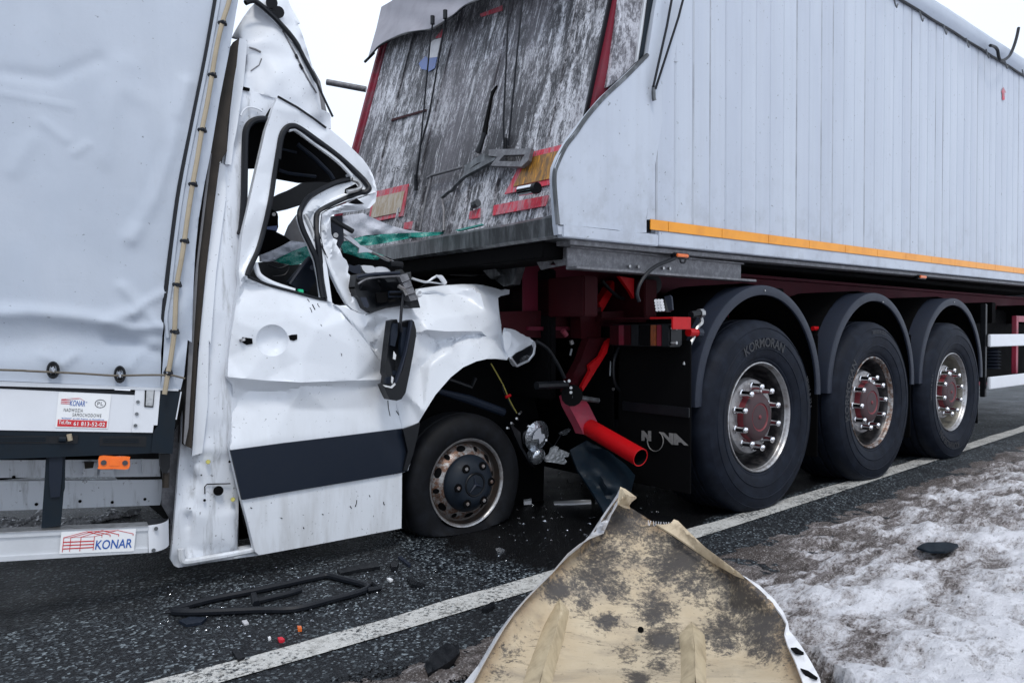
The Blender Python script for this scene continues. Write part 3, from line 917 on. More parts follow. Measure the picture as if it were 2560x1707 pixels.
# locking gear
obj('lock_cylinder', tube([TG(*p, .07) for p in cK((1470, 432), (1600, 408))], .024, 16), CHROME, T)
obj('lock_cap', tube([TG(*p, .07) for p in cK((1600, 410), (1632, 403))], .026, 12), BLACK, T)
obj('lock_bracket', sheet(cK((1180, 52), (1572, 40), (1545, 150), (1480, 210), (1197, 200), (1260, 118), (1180, 108)), TG, .05, .02, holes=[cK((1322, 103), (1512, 98), (1470, 162), (1275, 157))]), CHANNEL, T)
obj('lock_arm', sheet(cK((722, 478), (830, 425), (965, 255), (1130, 160), (1262, 112), (1230, 150), (1075, 232), (950, 300), (860, 385), (745, 488)), TG, .04, .02), GRIME, T)
obj('lock_plate', sheet(cK((950, 205), (1120, 90), (1200, 95), (1260, 112), (1075, 180), (960, 262)), TG, .030, .012), GRIME, T)
obj('lock_rod', tube([TG(*p, .035) for p in cK((620, 312), (655, 292), (945, 212))], .008, 8), CHANNEL, T)
obj('lock_rod', tube([TG(*p, .03) for p in cK((655, 295), (610, 470), (548, 800))], .008, 8), CHANNEL, T)
obj('lock_rod', tube([TG(*p, .03) for p in cK((745, 485), (768, 620), (765, 800))], .008, 8), CHANNEL, T)
obj('lock_handle', tube([TG(*p, .06) for p in cE((886, 845), (868, 905), (845, 965))], [.014, .012, .016], 10), SEAL, T)
obj('gate_stop', join(tube([TG(*p, .03) for p in cK((1040, 560), (1085, 540))], .02, 8), tube([TG(*p, .03) for p in cK((1020, 610), (1040, 560))], .01, 6)), GRIME, T)
# tarpaulin flap hanging over the top of the tailgate
hem = cr(cE((150, 372), (188, 330), (215, 300), (255, 272), (320, 240), (385, 214), (470, 200), (540, 190), (600, 160), (650, 128), (700, 95), (735, 62), (790, 25), (860, 0), (960, -45), (1150, -120), (1500, -240)), 3, False)
top = cE((1600, -700), (760, -420), (300, 8), (236, 45), (205, 180))
fac = Facet([(cE(p)[0], cE(p)[1], o) for p, o in (((236, 60), .03), ((160, 350), .10), ((300, 250), .07), ((400, 120), .05), ((420, 205), .12), ((540, 185), .07), ((480, 60), .08), ((650, 120), .13), ((600, 0), .05), ((740, 50), .08), ((800, -60), .12), ((860, 0), .15), ((300, 20), .06), ((560, 100), .09))])
obj('tarp_flap', sheet([tuple(p) for p in hem] + top, TG, fac, .004, step=14, relax=2), DUSTY, T, smooth=60)
obj('flap_hem', tube([TG(p[0], p[1], fac(p[0], p[1]) + .004) for p in hem], .007, 6), SEAL, T)
obj('flap_hem', tube([TG(*p, .06) for p in cE((132, 392), (150, 375), (190, 335))], .010, 6), SEAL, T)
for a in (cE((560, 155), (548, 230), (482, 930), (455, 1130)), cE((640, 120), (628, 200), (540, 720), (484, 930), (458, 1130)), cE((1040, -30), (1030, 300), (1008, 760), (1012, 920)), cE((1132, -30), (1095, 330), (1060, 700), (1038, 920))):
    obj('elastic_rope', tube([TG(*p, o) for p, o in zip(a, [.14, .12, .08, .05, .03])], .0055, 6), SEAL, T)
    p = TG(*a[0], .14)
    obj('rope_hook', tube([p, p + Vector((0, 0, .05))], .014, 8), SEAL, T)
for p in (cE((455, 1150)), cE((1020, 925))):
    c = TG(*p, .03)
    obj('rope_hook', tube([c + Vector((0, 0, .04)), c, c - Vector((0, 0, .05))], .012, 8), SEAL, T)
for a in (cJ((196, -10), (165, 160), (82, 530)), cJ((266, -10), (235, 110), (95, 545))):
    obj('elastic_rope', tube([TS(*p, .03) for p in a], .0065, 6), SEAL, T)
obj('rope_hook', tube([TS(*p, .022) for p in cJ((84, 530), (82, 560), (84, 600), (88, 618))], .010, 8), GRIME, T)
# return of the body beside the tailgate
sd = side(.035)
obj('body_return', sheet(cO((420, 1600), (480, 1568), (600, 1480), (970, 1130), (1100, 0)) + [(1615, -150), (1560, -150)] + cO((650, 0), (560, 700), (490, 1230)), sd, .0, .02), TGATE, T)
obj('corner_post', sheet(cO((960, 1140), (1010, 1090), (1085, 600), (1165, 0)) + [(1640, -260), (1628, -260)] + cO((1112, 0), (1040, 500), (985, 900)), sd, .012, .03), ALU, T)
obj('corner_post', sheet(cO((1010, 1095), (1090, 1025), (1150, 640), (1270, 0)) + [(1668, -260), (1642, -260)] + cO((1170, 0), (1090, 600)), sd, .018, .03), STEELB, T)
obj('corner_gusset', sheet(cK((1628, 700), (1700, 580), (1785, 425), (1800, 560), (1815, 740), (1826, 850), (1735, 850), (1690, 780)), rear(-1.455), .0, .03), TGATE, T)
# rear sill beam
V, F = [], []
nb = 40
for i in range(nb + 1):
    y = .032 + 2.51 * i / nb; dz = .004 * noise.noise(Vector((y * 4, 0, 0)))
    for t, z in ((-1.36, 1.478), (-1.47, 1.472 + dz), (-1.486, 1.46 + dz), (-1.484, 1.385), (-1.47, 1.372), (-1.36, 1.37)):
        V.append(tw(t, y, z))
for i in range(nb):
    for j in range(6):
        a, b = i * 6 + j, i * 6 + (j + 1) % 6
        F.append((a, a + 6, b + 6, b))
F += [(5, 4, 3, 2, 1, 0), tuple(nb * 6 + j for j in range(6))]
obj('rear_sill', (V, F), GRIME, T)
# roller tube end sticking out on the far side
pp = plane(tw(-.9, 2.6, 2.8), Vector((0, -1, 0)))
obj('roller_tube', tube([pp(*p) for p in (cX((1258, 1008))[:2], (915, 224))], .022, 12), CHANNEL, T)

# ---- running gear
obj('chassis_beam', join(boxm(TF, -1.15, TEND + .5, .60, .70, .98, 1.0, .002), boxm(TF, -1.15, TEND + .5, .645, .655, 1.0, 1.34, .0), boxm(TF, -1.15, TEND + .5, .58, .72, 1.34, 1.36, .002)), REDC, T)
obj('chassis_beam', join(boxm(TF, -1.15, TEND + .5, 1.85, 1.95, .98, 1.0, .002), boxm(TF, -1.15, TEND + .5, 1.895, 1.905, 1.0, 1.27, .0), boxm(TF, -1.15, TEND + .5, 1.83, 1.97, 1.27, 1.295, .002)), REDD, T)
obj('body_subframe', join(boxm(TF, -1.3, TEND, .25, .33, 1.362, 1.385, .004), boxm(TF, -1.3, TEND, 2.2, 2.28, 1.30, 1.385, .004)), DARK, T)
for t in (-1.05, -.6, .65, 1.95, 3.3, 4.4, 5.6, 6.8):
    obj('crossmember', boxm(TF, t, t + .10, .30, 2.25, 1.05, 1.25, .006), REDD if t < 0 else DARK, T)
for k in range(3):
    t = 1.31 * k
    obj('axle', tube([tw(t, .25, .505), tw(t, 2.3, .505)], .065, 14), DARK, T)
    for y in (.72, 1.83):
        obj('air_spring', tube([tw(t + .42, y, .55), tw(t + .42, y, .66), tw(t + .42, y, .78), tw(t + .42, y, .98)], [.10, .15, .15, .11], 16), DARK, T)
        obj('trailing_arm', boxm(TF, t - .55, t + .5, y - .05, y + .05, .46, .56, .01), DARK, T)

# a wheel: rim with tyre, hub, ten sleeve nuts and lettering
def wm(k, y=0.0):
    return TF.m @ Matrix.Translation((1.31 * k, y, .505))
def L2W(m, mesh):
    return [m @ v for v in mesh[0]], mesh[1]
rim_p = [(.300, .004), (.3035, -.004), (.3025, -.010), (.297, -.012), (.291, -.006), (.288, .004), (.284, .016), (.276, .024), (.272, .05), (.268, .085), (.258, .120), (.238, .135), (.222, .120), (.213, .085), (.209, .060), (.203, .050), (.19, .0465), (.15, .046), (.128, .046)]
tyre_p = [(.296, .02), (.299, .0), (.306, -.006), (.316, -.014), (.322, -.0145), (.326, -.019), (.345, -.0265), (.372, -.034), (.3745, -.0375), (.378, -.0375), (.381, -.035), (.42, -.0405), (.432, -.0405), (.4345, -.0435), (.438, -.0435), (.441, -.040), (.462, -.037), (.486, -.028), (.489, -.031), (.4925, -.029), (.506, -.018), (.522, -.002), (.530, .015), (.534, .035),
          (.5345, .060), (.522, .063), (.522, .073), (.5350, .076), (.5355, .115), (.523, .118), (.523, .130), (.5358, .133), (.536, .185), (.523, .188), (.523, .200), (.536, .203), (.5355, .255), (.523, .258), (.523, .270), (.535, .273), (.534, .315), (.526, .345), (.49, .385), (.42, .395), (.32, .37), (.296, .34)]
def tyre_mesh(m):
    V, F = lathe(tyre_p, 96)
    for v in V:
        if v.z < -.36:
            g = (-v.z - .36) / .176
            if v.y < .06: v.y -= .016 * g * g
        v.z = max(v.z, -.5035)
    # shoulder lugs: nick every other tread edge vertex
    return L2W(m, (V, F))
hub_p = [(.137, .046), (.137, .030), (.133, .012)]
hub_p2 = [(.133, .0125), (.128, .004), (.122, .0), (.095, -.006), (.078, -.008)]
hub_p3 = [(.078, -.0085), (.074, -.004), (.068, -.004)]
hub_p4 = [(.0675, -.0045), (.03, -.006), (.013, -.0065)]
hub_p5 = [(.0125, -.007), (.009, -.011), (0.0, -.012)]
def make_wheel(k, rim_mats, nut0, text_rot):
    m = wm(k)
    V, F = lathe(rim_p, 72)
    K = len(rim_p) - 1
    fm = [(0 if (i % K) < 6 else (1 if (i % K) < 13 else 2)) for i in range(len(F))]
    w = obj('wheel', L2W(m, (V, F)), rim_mats, T, 40, m, fm)
    obj('tyre', tyre_mesh(m), TYRE, w, 30, m)
    hs = [lathe(p, 40) for p in (hub_p, hub_p2, hub_p3, hub_p4, hub_p5)]
    fm = sum(([i] * len(h[1]) for i, h in zip((1, 0, 1, 0, 1), hs)), [])
    obj('hub', L2W(m, join(*hs)), [HUB, HUBR], w, 40, m, fm)
    npf = [(.0225, .046), (.0225, .036), (.0175, .032), (.0165, -.006), (.0185, -.012), (.0185, -.020), (.014, -.027), (0.0, -.030)]
    first = None
    for i in range(10):
        a = nut0 + math.tau * i / 10
        mm = m @ Matrix.Translation((.1675 * math.cos(a), 0, .1675 * math.sin(a)))
        if first is None:
            first = obj('wheel_nut', L2W(mm, lathe(npf, 14)), CHROME, w, 40, mm)
        else:
            o = bpy.data.objects.new('wheel_nut', first.data); COL.objects.link(o)
            WM[o] = mm; o.parent = w; o.matrix_local = m.inverted() @ mm
    for txt, r0, hgt, a_mid in (('KORMORAN', .385, .052, text_rot), ('SIZE', .455, .024, text_rot - 1.35)):
        V2, F2, asp = TXT[txt]
        span = hgt * asp / (r0 + hgt / 2)
        VV = []
        for a, b in V2:
            r = r0 + hgt * b
            ang = a_mid + span * (.5 - a)
            VV.append(m @ Vector((r * math.cos(ang), -.0435 if txt == 'KORMORAN' else -.0425, r * math.sin(ang))))
        obj('lettering', (VV, [tuple(reversed(f)) for f in F2]), TYREL, w, 0, m)
    return w
make_wheel(0, [RIML, BARREL, DISC], math.radians(20), math.radians(92))
make_wheel(1, [RUST, BARREL, DISC], math.radians(4), math.radians(165))
make_wheel(2, [RIML, BEIGEB, DISC], math.radians(12), math.radians(250))
# far side wheels, seen only as dark shapes
for k in range(3):
    m = wm(k, 2.55) @ Matrix.Rotation(math.pi, 4, 'Z')
    far = obj('wheel', L2W(m, lathe(rim_p, 40)), BARREL, T, 40, m)
    obj('tyre', L2W(m, lathe(tyre_p, 48)), TYRE, far, 40, m)

# mudguards
def fender(k, y0=0.0, s=1, mat=FENDER):
    c = (1.31 * k + .052, .615)
    prof = [(.560, y0 + .008 * s), (.562, y0 + .002 * s), (.568, y0), (.606, y0 + .001 * s), (.613, y0 + .004 * s), (.616, y0 + .012 * s), (.616, y0 + .43 * s), (.608, y0 + .43 * s), (.608, y0 + .02 * s), (.560, y0 + .014 * s), (.560, y0 + .008 * s)]
    V, F = [], []
    arc = [math.radians(-2 + 184 * i / 56) for i in range(57)]
    for a in arc:
        for r, y in prof:
            V.append(tw(c[0] + r * math.cos(a), y, c[1] + r * math.sin(a) + .0))
    n = len(prof)
    for i in range(56):
        for j in range(n - 1):
            F.append((i * n + j, i * n + j + 1, (i + 1) * n + j + 1, (i + 1) * n + j))
    F += [tuple(range(n - 1)), tuple(56 * n + j for j in range(n - 2, -1, -1))]
    return V, F
for k in range(3):
    fm_ = fender(k)
    f = obj('mudguard', fm_, [FENDER, DARK], T, 40, fmat=[1 if i < 560 and i % 10 in (6, 7, 8) else 0 for i in range(len(fm_[1]))])
    obj('mudguard', fender(k, 2.55, -1), DARK, T, 40)
    # inner liner that closes the wheel well
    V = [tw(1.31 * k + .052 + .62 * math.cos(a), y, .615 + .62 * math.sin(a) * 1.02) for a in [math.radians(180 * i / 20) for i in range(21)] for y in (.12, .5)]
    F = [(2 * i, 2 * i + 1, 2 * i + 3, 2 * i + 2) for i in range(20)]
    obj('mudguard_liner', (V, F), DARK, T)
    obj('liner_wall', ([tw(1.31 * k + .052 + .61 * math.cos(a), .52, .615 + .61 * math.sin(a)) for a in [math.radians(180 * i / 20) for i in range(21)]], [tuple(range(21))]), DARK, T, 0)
    obj('marker_screw', tube([TS(*p, .004) for p in (c3((1790, 270)), c3((1790, 280)))] if k == 1 else [tw(1.31 * k + .05, -.004, 1.2), tw(1.31 * k + .05, .0, 1.2)], .005, 6), SILVER, T)
obj('far_light_blocker', boxm(TF, -.95, TEND, 2.52, 2.54, .10, 1.34, .004), DARK, T)  # added panel, stops sky light coming in under the trailer's far side
obj('rear_light_blocker', boxm(TF, -.66, -.65, .47, 2.5, .16, 1.0, .003), DARK, T)  # added full-width board, keeps light out from under the trailer's rear
# mudflap with lettering behind the first wheel, and boards across the gaps
fl = obj('mudflap', boxm(TF, -.632, -.62, -.02, .46, .17, .93, .003), DARK, T)
rp = rear(-.634)
obj('lettering', letter('N', cF((770, 1093), (822, 1095), (822, 1150), (770, 1146)), rp, .002), LETT, fl, 0)
obj('lettering', letter('VA', cF((868, 1100), (985, 1112), (1020, 1173), (900, 1166)), rp, .002), LETT, fl, 0)
obj('ring_mark', tube([rp(*cF((844 + 42 * math.cos(a), 1148 + 54 * math.sin(a))), .003) for a in [math.radians(-60 + 268 * i / 30) for i in range(31)]], .0045, 4, flat=.4), LETT, fl, 0)
obj('flap_bar', boxm(TF, -.645, -.632, -.02, .42, .55, .60, .003), BLACK, T)
for t in (.71, 2.02, 3.32):
    obj('mudflap', boxm(TF, t, t + .012, .05, .46, .20, .95, .003), DARK, T)
    obj('mudflap', boxm(TF, t, t + .012, 2.1, 2.5, .20, .95, .003), DARK, T)
# galvanised channel under the body's rear
ch = side(.10)
q0, q1 = TF.loc(ch(*cL((140, 1330)))), TF.loc(ch(*cL((1735, 1425))))
obj('rear_channel', join(boxm(TF, q0.x, q1.x, .10, .11, 1.262, 1.352, .001), boxm(TF, q0.x, q1.x + .06, .04, .11, 1.250, 1.262, .002), boxm(TF, q0.x, q1.x, .08, .11, 1.346, 1.354, .001)), CHANNEL, T)
for i, p in enumerate(cL((700, 1345), (780, 1347), (1010, 1362), (1070, 1365))):
    c = TF.loc(ch(*p))
    obj('bolt', tube([tw(c.x, .088, c.z), tw(c.x, .10, c.z)], .008, 6), SILVER, T)
obj('rear_bracket', sheet(cK((1585, 985), (1905, 950), (1905, 1105), (1720, 1140), (1660, 1155), (1620, 1080)), rear(-1.33), .0, .012, holes=[cK((1765, 1060), (1800, 1110), (1728, 1112))]), CHANNEL, T)
obj('hinge_bracket', sheet(cK((1000, 1000), (1100, 985), (1170, 1050), (1290, 1200), (1200, 1240), (1090, 1120)), rear(-1.25), 0, .03), GRIME, T)
obj('hinge_bracket', sheet(cK((1325, 1040), (1480, 1030), (1450, 1120), (1400, 1290), (1320, 1310), (1240, 1250), (1270, 1170)), rear(-1.2), 0, .05), GRIME, T)
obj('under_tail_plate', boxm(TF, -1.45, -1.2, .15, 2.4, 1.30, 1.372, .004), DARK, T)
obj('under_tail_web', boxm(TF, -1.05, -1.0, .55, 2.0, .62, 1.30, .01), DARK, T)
# marker lamps
def lamp(q, y):
    h = side(y); a, b = TF.loc(h(*q[0])), TF.loc(h(*q[1]))
    l = obj('marker_lamp', boxm(TF, a.x, b.x, y, y + .03, b.z, a.z, .006), BLACK, T)
    w = (b.x - a.x)
    obj('lens', boxm(TF, a.x + w * .08, b.x - w * .2, y - .012, y, b.z + .006, a.z - .006, .004), LAMPO, l)
lamp(cF((945, 148), (1030, 188)), .02)
lamp(c5((1382, 168), (1458, 216)), .02)
obj('lamp_cable', tube([side(.02)(*p) for p in cr(cF((945, 182), (900, 200), (850, 222), (800, 262), (762, 318), (748, 370), (758, 410)), 4, False)], .009, 8), SEAL, T)
obj('lamp_cable', tube([side(.02)(*p) for p in cr(cF((975, 186), (980, 203), (998, 205), (1005, 188)), 4, False)], .005, 6), SEAL, T)
obj('red_flange', sheet(cAA((190, 95), (330, 95), (790, 130), (780, 162), (400, 140), (200, 130)), side(.14), 0, .02), REDS, T)
obj('reservoir_end', tube([side(.34)(*cAA((445, 270))), side(.7)(*cAA((445, 270)))], .062, 20), BLACK, T)
obj('red_gusset', sheet(cAA((40, 160), (235, 190), (235, 450), (180, 350)), side(.36), 0, .02), RED, T)
# rear lamp, its bracket, work lamp
lr = rear(-.76)
lo = obj('rear_lamp', boxm(TF, -.758, -.66, .005, .40, .900, 1.012, .008), BLACK, T)
for a, b, m in ((.0, .16, REDD), (.16, .26, REDD2), (.26, .38, REDD), (.38, .52, BLACK), (.52, .7, DARK), (.7, .8, AMBD), (.8, .88, REDD2), (.88, 1.0, BLACK)):
    obj('lamp_lens', boxm(TF, -.766, -.759, .40 - .395 * b + .002, .40 - .395 * a - .002, .905, 1.007, .002), m, lo)
obj('lamp_bracket', boxm(TF, -.80, -.66, .10, .45, 1.035, 1.045, .002), REDD, T)  # shaded length of the bracket, its shade put into a darker red
obj('lamp_bracket', join(boxm(TF, -.80, -.66, -.035, .098, 1.035, 1.045, .002), boxm(TF, -.80, -.66, -.045, -.036, .985, 1.045, .002)), RED, T)  # lit end of the same bracket, in the brighter red
for z in (.92, .99):
    obj('bolt', tube([tw(-.75, -.03, z), tw(-.75, .0, z)], .008, 8), SILVER, T)
wl = rear(-.78)
w_ = obj('work_lamp', sheet(cAA((492, 450), (612, 450), (648, 625), (515, 630)), wl, 0, .04), BLACK, T)
for i in range(3):
    for j in range(4):
        c = quad_map(cAA((500, 462), (612, 460), (642, 612), (522, 618)), (i + .5) / 3, (j + .5) / 4)
        obj('led_lens', tube([wl(*c, .002), wl(*c, .012)], .0085, 10), LED, w_)
obj('lamp_plate', sheet(cAA((628, 425), (700, 408), (722, 430), (738, 600), (690, 620), (660, 520)), wl, -.01, .01), FENDER, T)
# tipping valve levers between the mudguards
def lever(dt, sc=1.0, chrome=True):
    off = TF.d * dt; h = side(.02)
    obj('valve_lever', tube([h(*p) + off for p in cr(cAA((1110, 700), (1118, 770), (1060, 830), (1010, 960), (960, 1060), (920, 1200), (890, 1320)), 3, False)], .010, 8), SILVER, T)
    obj('valve_knob', tube([h(*p) + off for p in cAA((945, 893), (1050, 897))], .021, 10), RED, T)
    obj('valve_cap', tube([h(*p) + off for p in cAA((1050, 897), (1105, 900))], .024, 10), FENDER, T)
    if chrome:
        obj('valve_head', tube([h(*p) + off for p in cAA((980, 662), (1085, 645))], .018, 8), BLACK, T)
        obj('valve_head', tube([h(*p) + off for p in cAA((1085, 645), (1128, 640))], .023, 8), SILVER, T)
lever(0.0)
hb = side(.14)
for kn, cp, l1, l2 in ((((1145, 518), (1290, 520)), ((1290, 520), (1325, 527)), ((1325, 450), (1290, 500)), ((1262, 560), (1205, 690))), (((2098, 520), (2145, 520)), ((2145, 520), (2160, 522)), ((2168, 430), (2135, 495)), ((2120, 550), (2090, 625)))):
    obj('valve_knob', tube([hb(*p) for p in cl(c3, *kn)], .014, 10), RED, T)
    obj('valve_cap', tube([hb(*p) for p in cl(c3, *cp)], .018, 10), FENDER, T)
    obj('valve_lever', join(tube([hb(*p) for p in cl(c3, *l1)], .007, 6), tube([hb(*p) for p in cl(c3, *l2)], .007, 6)), GRIME, T)
# red beams and the underrun bar
h47 = side(.47)
obj('red_box_beam', sheet(cF((20, 465), (450, 452), (450, 605), (30, 600)), side(.62), 0, .12), REDD, T)
obj('red_upright', sheet(cF((445, 455), (558, 440), (556, 612), (452, 605)), side(.50), 0, .08), REDD, T)
obj('red_upright', sheet(cF((560, 470), (640, 330), (620, 300), (545, 420)), side(.52), 0, .05), RED, T)
obj('red_shelf', sheet(cF((560, 465), (760, 455), (960, 495), (965, 525), (560, 515)), side(.45), 0, .05), REDD, T)
obj('underrun_arm', sheet(cS((755, 215), (935, 210), (905, 335), (762, 560), (705, 650), (575, 655), (602, 560), (690, 400)), h47, Facet([(*cS((840, 300)), .0), (*cS((770, 440)), .02), (*cS((650, 560)), .03), (*cS((900, 330)), -.03), (*cS((640, 520)), .0), (*cS((720, 600)), -.02)]), .05, step=14), REDD, T)
obj('arm_flange', sheet(cS((905, 240), (935, 215), (905, 335), (762, 565), (710, 645), (700, 610), (770, 480), (762, 435), (850, 360)), h47, .035, .02), RED, T)
obj('underrun_arm', sheet(cS((580, 690), (640, 660), (715, 690), (760, 760), (835, 912), (715, 998), (690, 940), (600, 770)), h47, .02, .06, step=16), REDS, T)
obj('arm_knuckle', tube([side(.40)(*cS((620, 680))), side(.56)(*cS((620, 680)))], .055, 14), DARK, T)
obj('arm_pin', tube([h47(*p, .06) for p in cS((610, 690), (835, 722))], .014, 8), GRIME, T)
obj('arm_pin', tube([h47(*p, .06) for p in cS((330, 600), (575, 590))], .020, 8), BLACK, T)
for p in cS((555, 572), (597, 562), (612, 618), (612, 655)):
    obj('bolt', tube([h47(*p, .07), h47(*p, .045)], .008, 6), SILVER, T)
pa, pb = h47(*cS((765, 945)), .02), tw(-.90, .075, .372)
pb = rear(-.90)(*cS((1180, 1187)))
ax = (pb - pa).normalized()
n1 = ax.orthogonal().normalized(); n2 = ax.cross(n1)
V, F = [], []
for s_, r_ in ((0, .046), (1, .046), (1.004, .044), (1.0, .040), (.2, .040)):
    for i in range(32):
        a = math.tau * i / 32
        V.append(pa + (pb - pa) * s_ + n1 * (r_ * math.cos(a)) + n2 * (r_ * math.sin(a)))
for i in range(4):
    for j in range(32):
        F.append((i * 32 + j, i * 32 + (j + 1) % 32, (i + 1) * 32 + (j + 1) % 32, (i + 1) * 32 + j))
pipe_m = [0 if i < 3 * 32 else 1 for i in range(len(F))]
obj('underrun_pipe', (V, F), [RED, DARK], T, 40, fmat=pipe_m)
for q, r_, m in ((cS((612, 232), (622, 262)), .011, SILVER), (cS((618, 300), (606, 355)), .006, GRIME), (cS((545, 150), (575, 190)), .014, REDD2), (cS((1318, 335), (1300, 440), (1288, 490)), .006, REDD), (cS((935, 400), (930, 520)), .005, GRIME), (cS((955, 625), (962, 632)), .008, SILVER)):
    obj('pipe_fitting', tube([h47(*p, .04) for p in q], r_, 8), m, T)
for q in (cS((330, 240), (420, 300), (500, 420), (560, 540)), cS((1000, 290), (960, 420), (980, 600), (1100, 700)), cF((560, 300), (640, 380), (720, 400), (800, 380))):
    obj('air_hose', tube([h47(*p, .02) for p in cr(q, 5, False)], .010, 8), BLACK, T)
# side guards ahead of the third wheel
hg = side(.03)
gz = [TF.loc(hg(*p)) for p in cT((770, 852), (770, 988), (765, 1318), (765, 1450))]
for a, b in ((gz[0], gz[1]), (gz[2], gz[3])):
    obj('side_guard', boxm(TF, a.x, 7.6, .03, .055, b.z, a.z, .006), ALUW, T)
c = TF.loc(hg(*cT((772, 520)))); c2 = TF.loc(hg(*cT((765, 1535))))
obj('guard_post', boxm(TF, c.x - .03, c.x + .012, .06, .10, c2.z, c.z, .004), BLACK, T)
c = TF.loc(side(.2)(*cT((1062, 650)))); c2 = TF.loc(side(.2)(*cT((1062, 1275))))
obj('guard_post', join(boxm(TF, c.x - .03, c.x + .03, .2, .24, c2.z, c.z, .004), boxm(TF, c.x, c.x + .5, .2, .24, c.z - .06, c.z, .004)), REDS, T)
c = TF.loc(side(.35)(*cT((865, 1010)))); c2 = TF.loc(side(.35)(*cT((865, 1230))))
bp = []
for i in range(26):
    bp.append((.07 + .016 * math.sin(i * 1.55), c2.z + (c.z - c2.z) * i / 25))
V, F = [], []
for i, (r_, z_) in enumerate(bp):
    for j in range(24):
        a = math.tau * j / 24
        V.append(tw(c.x + r_ * math.cos(a), .42 + r_ * math.sin(a), z_))
for i in range(25):
    for j in range(24):
        F.append((i * 24 + j, i * 24 + (j + 1) % 24, (i + 1) * 24 + (j + 1) % 24, (i + 1) * 24 + j))
obj('ribbed_bellows', (V, F), FENDER, T)
obj('air_tank', tube([tw(3.6, 1.1, .75), tw(4.9, 1.1, .75)], .22, 24), DARK, T)
obj('tool_box', boxm(TF, 3.75, 7.2, .55, 1.9, .42, 1.2, .02), DARK, T)
obj('red_stub', tube([side(.25)(*p) for p in cT((610, 1390), (705, 1385))], .02, 8), REDS, T)
# ---------------------------------------------------------------- crushed delivery van
VAN = tag(empty('delivery_van', VF.m), 'white delivery van with grey canvas box, its cab crushed under the tipper trailer', 'van')
XB = -3.6                                        # rear end of the load box, outside the picture

# ---- load box
fe = [BF.loc(BX(*p)) for p in cA((1010, -420), (998, -150), (985, 0), (940, 250), (880, 550), (820, 850), (785, 1100), (755, 1330), (742, 1480)) + cB((738, 60), (735, 140), (735, 219))]
fz = [p.z for p in fe][::-1]; fx = [p.x for p in fe][::-1]
b0, b1 = BF.loc(BX(*cB((0, 186)))), BF.loc(BX(*cB((735, 219))))
def bot(x):
    return b0.z + (b1.z - b0.z) * (x - b0.x) / (b1.x - b0.x)
TOPZ = 2.62
def locs(*p):
    return [(q.x, q.z) for q in (BF.loc(BX(*c)) for c in p)]
CREASE = [(locs(*cA((600, 1090), (700, 900), (770, 690), (850, 380))), .013, .030), (locs(*cA((640, 1010), (720, 760), (800, 560))), -.006, .03),
          (locs(*cA((745, 1500), (640, 1400), (560, 1310))), .010, .022), (locs(*cA((735, 1490), (600, 1500), (480, 1470))), .014, .020), (locs(*cA((760, 1330), (650, 1390), (610, 1430))), .010, .016),
          (locs(*cB((740, 60), (620, 20), (500, 0))), -.012, .022), (locs(*cB((590, 130), (640, 60), (700, 20))), .008, .015), (locs(*cB((280, 120), (340, 70))), .010, .014), (locs(*cB((240, 90), (190, 70))), .006, .014),
          (locs(*cA((20, 330), (240, 360), (450, 270))), -.007, .03), (locs(*cA((340, 700), (400, 660))), .006, .014), (locs(*cA((0, 430), (180, 460), (330, 490))), .004, .012),
          (locs(*cA((0, 1430), (140, 1425), (300, 1440), (480, 1465), (600, 1430))), .016, .030), (locs(*cA((0, 1560), (300, 1540), (600, 1568))), -.016, .06), (locs(*cA((300, 640), (200, 560))), .005, .02),
          (locs(*cA((760, 620), (700, 480), (600, 420))), .005, .05), (locs(*cA((560, 300), (500, 520), (470, 720))), .006, .05), (locs(*cA((140, 640), (60, 780))), .005, .03)]
def segd(p, a, b):
    dx, dy = b[0] - a[0], b[1] - a[1]; L = dx * dx + dy * dy
    t = max(0, min(1, ((p[0] - a[0]) * dx + (p[1] - a[1]) * dy) / L)) if L else 0
    return math.hypot(p[0] - a[0] - t * dx, p[1] - a[1] - t * dy)
def tarp_d(x, z):
    q = Vector((x * 1.7, z * 1.7, 3))
    d = .008 * noise.noise(q) + .0022 * noise.noise(q * 2.7) + .0012 * noise.noise(q * 6.5 + Vector((0, 0, 5)))
    d += .0026 * noise.noise(Vector(((x + z * .5) * 9, (z - x * .5) * 3, 2)))
    for pts, a, w in CREASE:
        m = min(segd((x, z), pts[i], pts[i + 1]) for i in range(len(pts) - 1))
        if m < w * 2.6: d += 1.15 * a * math.exp(-(m / (w * .8)) ** 2)
    return d
def bxp(x, z, o=0.0):
    return BF.w(x, .07 * (z - .7), z) - BF.y * o
V, F = [], []
nr = 150
us = [0.0]
while us[-1] < 3.4:
    us.append(us[-1] + (.0125 if us[-1] < .85 else .25))
for j in range(nr + 1):
    for u in us:
        s = j / nr
        zt = b1.z + (TOPZ - b1.z) * s
        xf = float(np.interp(zt, fz, fx)); x = xf - u
        zb = bot(x); z = zb + (TOPZ - zb) * s
        V.append(bxp(x, z, tarp_d(x, z) if u < 1.2 else 0))
n = len(us)
for j in range(nr):
    for i in range(n - 1):
        a = j * n + i
        F.append((a, a + n, a + n + 1, a + 1))
tarp = obj('box_tarpaulin', (V, F), TARP, VAN, 180)
